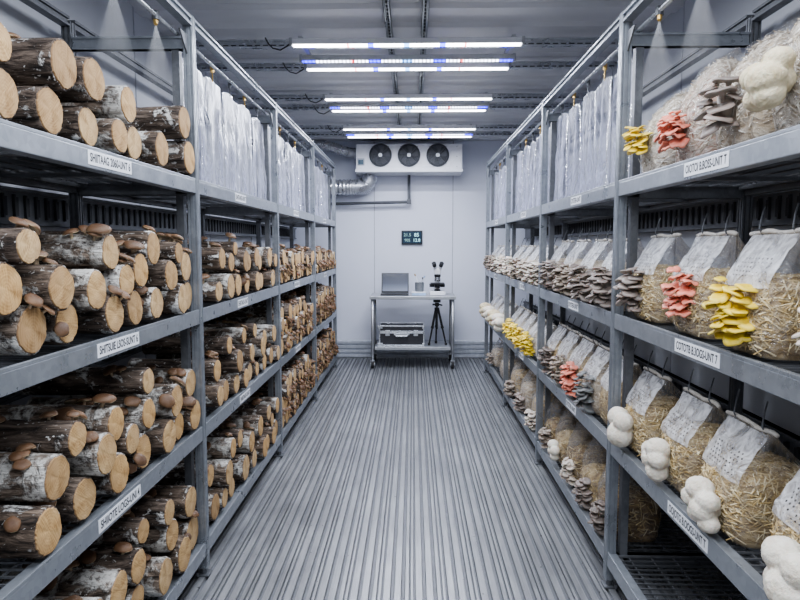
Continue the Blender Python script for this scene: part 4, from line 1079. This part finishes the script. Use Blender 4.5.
# ------------------------------------------------------------------ cooling unit
def cooler():
    Yf = 6.92
    a = at_y(356, 169.5, Yf); b = at_y(462.5, 143.5, Yf)
    x0, x1, z0 = a.x, b.x, a.z; z1 = min(b.z, CEIL-.022)
    xc = (x0+x1)/2; r = empty('evaporator_unit', (xc, Yf, z0)); tag(r, 'white wall cooling unit with three round fans high on the end wall', 'cooling unit')
    w = (x1-x0)/2; h = z1-z0; D = WALL_Y - Yf
    MB().bevel_box((-w, 0, .0), (w, D-.002, h), .008).build('casing', M['white_plastic'], r)
    MB().bevel_box((-w-.008, -.02, -.03), (w+.008, D-.01, .002), .006).build('drip_tray', M['white_plastic'], r)
    MB().bevel_box((-w+.22*w, -.006, .025), (w-.22*w, .001, h-.02), .003).build('fan_panel', M['white_plastic'], r)
    for px in (380.5, 409, 437.7):
        p = at_y(px, 155.3, Yf); cx, cz = p.x - xc, p.z - z0; R = .118
        f = empty('fan', (cx, -.004, cz)); f.parent = r
        mt = Matrix.Rotation(PI/2, 4, 'X')
        MB().lathe([(R+.006, 0), (R+.006, .02), (R-.006, .024), (R-.008, .004), (.0, .003)], 32, mt).build('shroud', simple('fan_dark', (.05, .055, .065), .5) if 'fd' not in M else M['fd'], f, smooth=False)
        M['fd'] = M.get('fd') or bpy.data.materials['fan_dark']
        bl = MB()
        for k in range(5):
            a0 = k*2*PI/5
            vs = []
            for q in range(5):
                rr = .03 + (R-.045)*q/4
                for e in (-.32, 0, .32):
                    an = a0 + e + .25*q/4; vs.append((rr*math.cos(an), -.012 - .010*e*3*.5, rr*math.sin(an)))
            bl.add(vs, [(q*3+c, q*3+c+1, q*3+c+4, q*3+c+3) for q in range(4) for c in range(2)])
        bl.build('fan_blades', simple('fan_blade', (.11, .115, .13), .5) if 'fb' not in M else M['fb'], f); M['fb'] = M.get('fb') or bpy.data.materials['fan_blade']
        g = MB()
        for k in range(1, 7):
            rr = .02 + (R-.02)*k/6; g.tube([(rr*math.cos(t*2*PI/28), -.026, rr*math.sin(t*2*PI/28)) for t in range(29)], .0018, 4, False)
        for k in range(4):
            an = PI/4 + k*PI/2; g.tube([(.02*math.cos(an), -.026, .02*math.sin(an)), ((R+.012)*math.cos(an), -.022, (R+.012)*math.sin(an))], .0035, 6)
        g.build('guard', M['steel_dark'], f)
        MB().lathe([(.022, .02), (.022, .03), (.0, .032)], 20, mt).build('hub', M['stainless'], f)
    p = at_y(361, 162, Yf); MB().bevel_box((p.x-xc-.038, -.006, p.z-z0-.038), (p.x-xc+.038, .001, p.z-z0+.038), .002).build('control_panel', simple('control_grey', (.35, .38, .42), .4), r)
    MB().box((p.x-xc-.028, -.0085, p.z-z0-.028), (p.x-xc+.028, -.0065, p.z-z0+.022)).build('display', simple('display_teal', (.05, .10, .14), .2), r)
    for zz in (.03, h-.03, h/2):
        MB().tube([(w-.06, .001, zz), (w-.06, -.005, zz)], .006, 8).build('screw', M['stainless'], r)
    # ducts
    def duct(pts, R, label):
        full = []
        for i in range(len(pts)-1):
            for k in range(24): full.append(Vector(pts[i]).lerp(Vector(pts[i+1]), k/24))
        for _ in range(60):
            full = [full[0]] + [(full[i-1]+full[i]*2+full[i+1])/4 for i in range(1, len(full)-1)] + [full[-1]]
        full = [full[0].lerp(full[1], 0)] + full[1:]
        # resample dense for corrugation
        dd = []
        for a, b in zip(full, full[1:]): dd += [a, (a+b)/2]
        o = MB().tube([p for p in dd], [R*(1 + .07*math.sin(i*1.6)) for i in range(len(dd))], 20).build('flexible_duct', M['foil'], None, smooth=True)
        tag(o, label, 'duct')
    M['foil'] = steel('foil', (.45, .46, .48), (.72, .73, .76), .25, .8)
    p1 = at_y(330, 187, 7.12); p2 = at_y(360, 187, 7.12); p3 = at_y(371, 176.5, 7.12)
    duct([(XL+.1, 7.12, p1.z), (p2.x-.06, 7.12, p1.z-.005), (p2.x+.07, 7.12, p1.z+.005), (p3.x, 7.12, z0-.031)], .085, 'crinkled silver flexible duct bending up into the underside of the cooling unit')
    q1 = at_y(334, 145, 7.1); q2 = at_y(354, 153, 7.1)
    duct([(XL+.1, 7.1, q1.z+.05), (q1.x-.1, 7.1, q1.z), (q2.x-.05, 7.1, q2.z), (x0-.002, 7.1, q2.z)], .055, 'small silver flexible duct entering the left end of the cooling unit')
    a = at_y(409, 180, 7.2); b = at_y(409, 202, 7.2); c = at_y(336, 204, 7.2)
    o = MB().tube([(a.x, 7.2, z0-.031), (a.x, 7.2, b.z+.02), (a.x-.006, 7.2, b.z+.006), (a.x-.02, 7.2, b.z), (XL+.05, 7.2, c.z-.01)], .017, 12)
    o = o.build('drain_pipe', M['pipe_grey'], None, smooth=True); tag(o, 'dark grey drain pipe running from the cooling unit to the left', 'pipe')
    MB().bevel_box((a.x-.024, 7.176, b.z-.022), (a.x+.024, 7.224, b.z+.03), .006).build('elbow', M['pipe_grey'], o)
cooler()

# ------------------------------------------------------------------ wall monitor
def monitor():
    a = at_y(401.5, 244.5, WALL_Y-.03); b = at_y(422.5, 230.5, WALL_Y-.03)
    x0, x1, z0, z1 = a.x, b.x, a.z, b.z; w, h = x1-x0, z1-z0
    r = MB().bevel_box((0, 0, 0), (w, .028, h), .006).build('climate_monitor', M['black'], None, (x0, WALL_Y-.03, z0)); tag(r, 'small black climate monitor with glowing digits fixed on the end wall', 'monitor')
    MB().box((.012, -.0015, .014), (w-.012, .0005, h-.012)).build('screen', simple('screen_navy', (.02, .045, .075), .2), r)
    em1 = emis('digit_pale', (.35, .55, .55), .9); em2 = emis('digit_cyan', (.45, .8, .9), 1.3)
    for body, px, pz, em, sz in (('21.5', .28, .68, em1, .05), ('85', .72, .68, em2, .058), ('905', .28, .30, em1, .046), ('12.8', .72, .30, em2, .05)):
        me = text_mesh(body, sz); me.materials.clear(); me.materials.append(em)
        link('digits', me, r, (w*px, -.002, h*pz), (PI/2, 0, 0))
monitor()

# ------------------------------------------------------------------ trolley and what stands on it
def trolley():
    Yf = at_z(410, 366, 0).y; Yf = 6.62
    L = at_y(369.5, 297, Yf); R = at_y(456, 297, Yf); zt = L.z + .0; xc = (L.x+R.x)/2; hw = (R.x-L.x)/2; D = .48
    zt = at_y(410, 296.3, Yf).z
    r = empty('steel_trolley', (xc, Yf+D/2, 0)); tag(r, 'stainless steel two-tier work table on castors against the end wall', 'table')
    y0, y1 = -D/2, D/2
    MB().bevel_box((-hw, y0, zt-.035), (hw, y1, zt), .005).build('table_top', M['stainless'], r)
    zs = at_y(410, 347.5, Yf).z
    MB().bevel_box((-hw+.05, y0+.03, zs-.035), (hw-.05, y1-.03, zs), .004).build('lower_shelf', M['stainless'], r)
    for sx in (-1, 1):
        for sy in (-1, 1):
            x = sx*(hw-.03); y = sy*(D/2-.03)
            MB().tube([(x, y, .10), (x, y, zt-.036)], .016, 14).build('leg', M['stainless'], r, smooth=True)
            c = empty('castor', (x, y, 0)); c.parent = r
            MB().tube([(-.014, 0, .045), (.014, 0, .045)], .044, 20).build('wheel', M['rubber'], c)
            f = MB().box((-.022, -.03, .04), (-.018, .03, .085)); f.box((.018, -.03, .04), (.022, .03, .085)); f.box((-.022, -.03, .082), (.022, .03, .088)); f.tube([(0, 0, .085), (0, 0, .10)], .014, 10); f.tube([(-.026, 0, .045), (.026, 0, .045)], .014, 10)
            f.build('fork', M['steel_bright'], c)
    Yb = Yf + .2
    # laptop
    a = at_y(381, 294, Yb); b = at_y(408.7, 273.8, Yb); x = (a.x+b.x)/2; w = b.x-a.x
    lp = empty('laptop', (x, Yb, zt)); tag(lp, 'open dark laptop standing on the left of the steel table', 'laptop')
    MB().bevel_box((-w/2, -.12, 0.001), (w/2, .10, .016), .004).build('keyboard_base', M['black'], lp)
    MB().box((-w/2+.02, -.07, .0165), (w/2-.02, .06, .0175)).build('keys', simple('keys', (.05, .05, .055), .5), lp)
    hh = .225; tl = Matrix.Translation((0, .10, .012)) @ Matrix.Rotation(-.2, 4, 'X')
    sc = MB().bevel_box((-w/2, -.004, 0), (w/2, .004, hh), .003, tl).build('lid', M['black'], lp)
    m_, nt, out = new_mat('laptop_screen'); tc = nt.nodes.new('ShaderNodeTexCoord'); sp = nt.nodes.new('ShaderNodeSeparateXYZ'); nt.links.new(tc.outputs['Object'], sp.inputs[0])
    rp = ramp(nt, math_n(nt, 'MULTIPLY', sp.outputs[2], 4.2), [(.1, (.16, .19, .27)), (.5, (.05, .06, .095)), (1, (.02, .024, .035))]); princ(nt, out, rp.outputs[0], .15)
    MB().box((-w/2+.012, -.0055, .022), (w/2-.012, -.0042, hh-.012), tl).build('screen', m_, sc)
    # box under the cup
    a = at_y(412.5, 295.5, Yf+.14); b = at_y(425.5, 291.5, Yf+.14)
    x = (a.x+b.x)/2
    o = MB().bevel_box((-.075, -.05, .001), (.075, .05, .034), .004).build('tray', M['blue_box'], None, (x, Yf+.17, zt)); tag(o, 'flat pale blue box under the pen cup on the steel table', 'box')
    MB().bevel_box((-.077, -.052, .026), (.077, .052, .038), .003).build('lid', M['white_plastic'], o)
    cupz = zt+.0385
    c = MB().lathe([(.043, 0.), (.046, .004), (.05, .1), (.047, .1), (.042, .006), (0.001, .005)], 28).build('pen_cup', M['steel'], None, (x+.005, Yf+.17, cupz), smooth=False); tag(c, 'grey mesh pen cup standing on the pale blue box', 'cup')
    for i, (p, q, lbl, mt, tp) in enumerate(((Vector((.02, 0, .008)), Vector((-.05, .01, .185)), 'white-handled brush leaning left in the pen cup', 'white_plastic', 'brass'), (Vector((-.02, 0, .008)), Vector((.055, .0, .165)), 'metal scalpel with blue tip leaning right in the pen cup', 'steel_bright', 'blue_box'), (Vector((.015, .015, .008)), Vector((.035, .012, .15)), 'thin dark pen standing upright in the pen cup', 'black', 'black'))):
        base = c.location
        o = MB().tube([base+p, base+q], .004, 8).build('brush' if i == 0 else ('scalpel' if i == 1 else 'pen'), M[mt], None, smooth=True); tag(o, lbl, 'tool')
        MB().tube([base+q*.9+p*.1, base+q*1.04-p*.04], [.0065, .008], 8).build('tip', M[tp], o)
    # microscope
    p = at_y(437.3, 293.5, Yb)
    ms = empty('microscope', (p.x, Yf+.19, zt)); tag(ms, 'black and white binocular microscope on the right of the steel table', 'microscope')
    MB().bevel_box((-.085, -.10, .001), (.085, .11, .045), .008).build('base', M['white_plastic'], ms)
    MB().bevel_box((-.03, .05, .045), (.03, .10, .27), .01).build('arm', M['white_plastic'], ms)
    MB().bevel_box((-.075, -.075, .118), (.075, .06, .134), .003).build('stage', M['black'], ms)
    cdn = MB().tube([(0, 0, .08), (0, 0, .118)], .03, 16); cdn.tube([(0, 0, .045), (0, 0, .06)], .035, 16); cdn.build('condenser', M['black'], ms)
    for s in (-1, 1): MB().tube([(s*.03, .075, .10), (s*.085, .075, .10)], .019, 14).build('focus_knob', M['black'], ms)
    MB().lathe([(.03, .195), (.036, .205), (.036, .222), (.02, .225)], 18).build('nosepiece', M['black'], ms)
    for k in range(3):
        an = -PI/2 + k*2*PI/3; dr = Vector((math.cos(an)*.28, math.sin(an)*.28, -1)).normalized(); b0 = Vector((math.cos(an)*.018, math.sin(an)*.018, .2))
        MB().tube([b0, b0+dr*.035, b0+dr*.05], [.011, .011, .006], 10).build('objective', M['steel_bright'], ms)
    MB().bevel_box((-.035, -.04, .225), (.035, .08, .29), .012).build('head', M['white_plastic'], ms)
    for s in (-1, 1):
        MB().tube([(s*.024, -.01, .275), (s*.034, -.055, .318)], .018, 14).build('eyepiece_tube', M['white_plastic'], ms)
        MB().tube([(s*.034, -.055, .318), (s*.043, -.085, .35)], [.022, .024], 14).build('eyepiece', M['black'], ms)
    # flight case
    a = at_y(379, 346, Yf+.1); b = at_y(424.5, 324.5, Yf+.1); x = (a.x+b.x)/2; w = (b.x-a.x)/2; h = .225; dd = .26
    fc = empty('flight_case', (x, Yf+.22, zs)); tag(fc, 'black aluminium-edged flight case on the lower shelf of the table', 'case')
    MB().bevel_box((-w+.004, -dd/2+.004, .005), (w-.004, dd/2-.004, h*.66), .003).build('body', simple('case_panel', (.035, .035, .04), .6, 0, .3, 120), fc)
    MB().bevel_box((-w+.004, -dd/2+.004, h*.68), (w-.004, dd/2-.004, h-.004), .003).build('lid', bpy.data.materials['case_panel'], fc)
    e = MB(); t = .014
    for z in (.001, h*.66-t*.9, h*.68, h-t):
        e.bevel_box((-w, -dd/2, z), (w, -dd/2+t, z+t), .002); e.bevel_box((-w, dd/2-t, z), (w, dd/2, z+t), .002)
        for s in (-1, 1): e.bevel_box((s*w-(t if s > 0 else 0), -dd/2, z), (s*w+(0 if s > 0 else t), dd/2, z+t), .002)
    for s in (-1, 1):
        for yy in (-dd/2, dd/2-t):
            e.bevel_box((s*w-(t if s > 0 else 0), yy, 0.001), (s*w+(0 if s > 0 else t), yy+t, h*.66), .002); e.bevel_box((s*w-(t if s > 0 else 0), yy, h*.68), (s*w+(0 if s > 0 else t), yy+t, h), .002)
    e.build('edging', M['steel_bright'], fc)
    for s in (-1, 1):
        l = MB().bevel_box((s*w*.62-.024, -dd/2-.008, h*.50), (s*w*.62+.024, -dd/2, h*.78), .003); l.bevel_box((s*w*.62-.012, -dd/2-.014, h*.56), (s*w*.62+.012, -dd/2-.007, h*.70), .003); l.build('latch', M['steel_bright'], fc)
        for zz in (.0, h-.035): MB().bevel_box((s*w-.02-.004*s, -dd/2-.003, zz+.001), (s*w+.02-.02*s, -dd/2+.02, zz+.034), .003).build('corner', M['steel_bright'], fc)
    hd = MB().tube([(-.07, -dd/2-.004, h*.56), (-.06, -dd/2-.018, h*.50), (.06, -dd/2-.018, h*.50), (.07, -dd/2-.004, h*.56)], .009, 10); hd.bevel_box((-.085, -dd/2-.006, h*.53), (.085, -dd/2, h*.62), .002); hd.build('handle', M['stainless'], fc)
    # tripod
    p = at_y(437, 346, Yf+.12); x = p.x; tp = empty('tripod', (x, Yf+.2, zs)); tag(tp, 'folded black camera tripod standing on the lower shelf of the table', 'tripod')
    hz = zt-.036 - zs - .02
    apex = Vector((0, 0, hz*.80))
    for k, (fx_, fy_) in enumerate(((-.085, -.05), (.10, -.03), (-.005, .09))):
        ft = Vector((fx_, fy_, .012)); lg = empty('leg', (0, 0, 0)); lg.parent = tp
        a = apex + Vector((fx_*.14, fy_*.14, 0)); mid = a.lerp(ft, .52)
        MB().tube([a, mid], .013, 8).build('upper_section', M['black'], lg); MB().tube([mid, ft], .009, 8).build('lower_section', M['black'], lg)
        MB().tube([mid-(ft-a)*.03, mid+(ft-a)*.03], .016, 8).build('clamp', M['rubber'], lg); MB().tube([ft-Vector((0, 0, .011)), ft+Vector((0, 0, .012))], .014, 8).build('rubber_foot', M['rubber'], lg)
    MB().tube([(0, 0, hz*.35), (0, 0, hz*.86)], .011, 10).build('centre_column', M['black'], tp)
    MB().tube([(0, 0, hz*.76), (0, 0, hz*.83)], .028, 12).build('collar', M['black'], tp)
    hd = MB().bevel_box((-.022, -.022, hz*.86), (.022, .022, hz*.94), .006); hd.bevel_box((-.05, -.018, hz*.88), (-.02, .018, hz*.92), .006); hd.tube([(.02, 0, hz*.9), (.06, 0, hz*.88)], .008, 8); hd.build('pan_head', M['black'], tp)
    MB().bevel_box((-.04, -.03, hz*.95), (.04, .03, hz*1.0), .004).build('mounting_plate', M['black'], tp)
trolley()

# ------------------------------------------------------------------ world, view
wd = bpy.data.worlds.new('world'); SC.world = wd; wd.use_nodes = True
bg = wd.node_tree.nodes['Background']; bg.inputs[0].default_value = (.75, .8, .9, 1); bg.inputs[1].default_value = .45
SC.view_settings.view_transform = 'AgX'
try: SC.view_settings.look = 'AgX - Medium High Contrast'
except Exception: pass
SC.view_settings.exposure = .28
SC.cycles.transparent_max_bounces = 16
SC.cycles.max_bounces = 8; SC.cycles.diffuse_bounces = 4; SC.cycles.glossy_bounces = 3; SC.cycles.volume_bounces = 0
SC.cycles.sample_clamp_indirect = 4
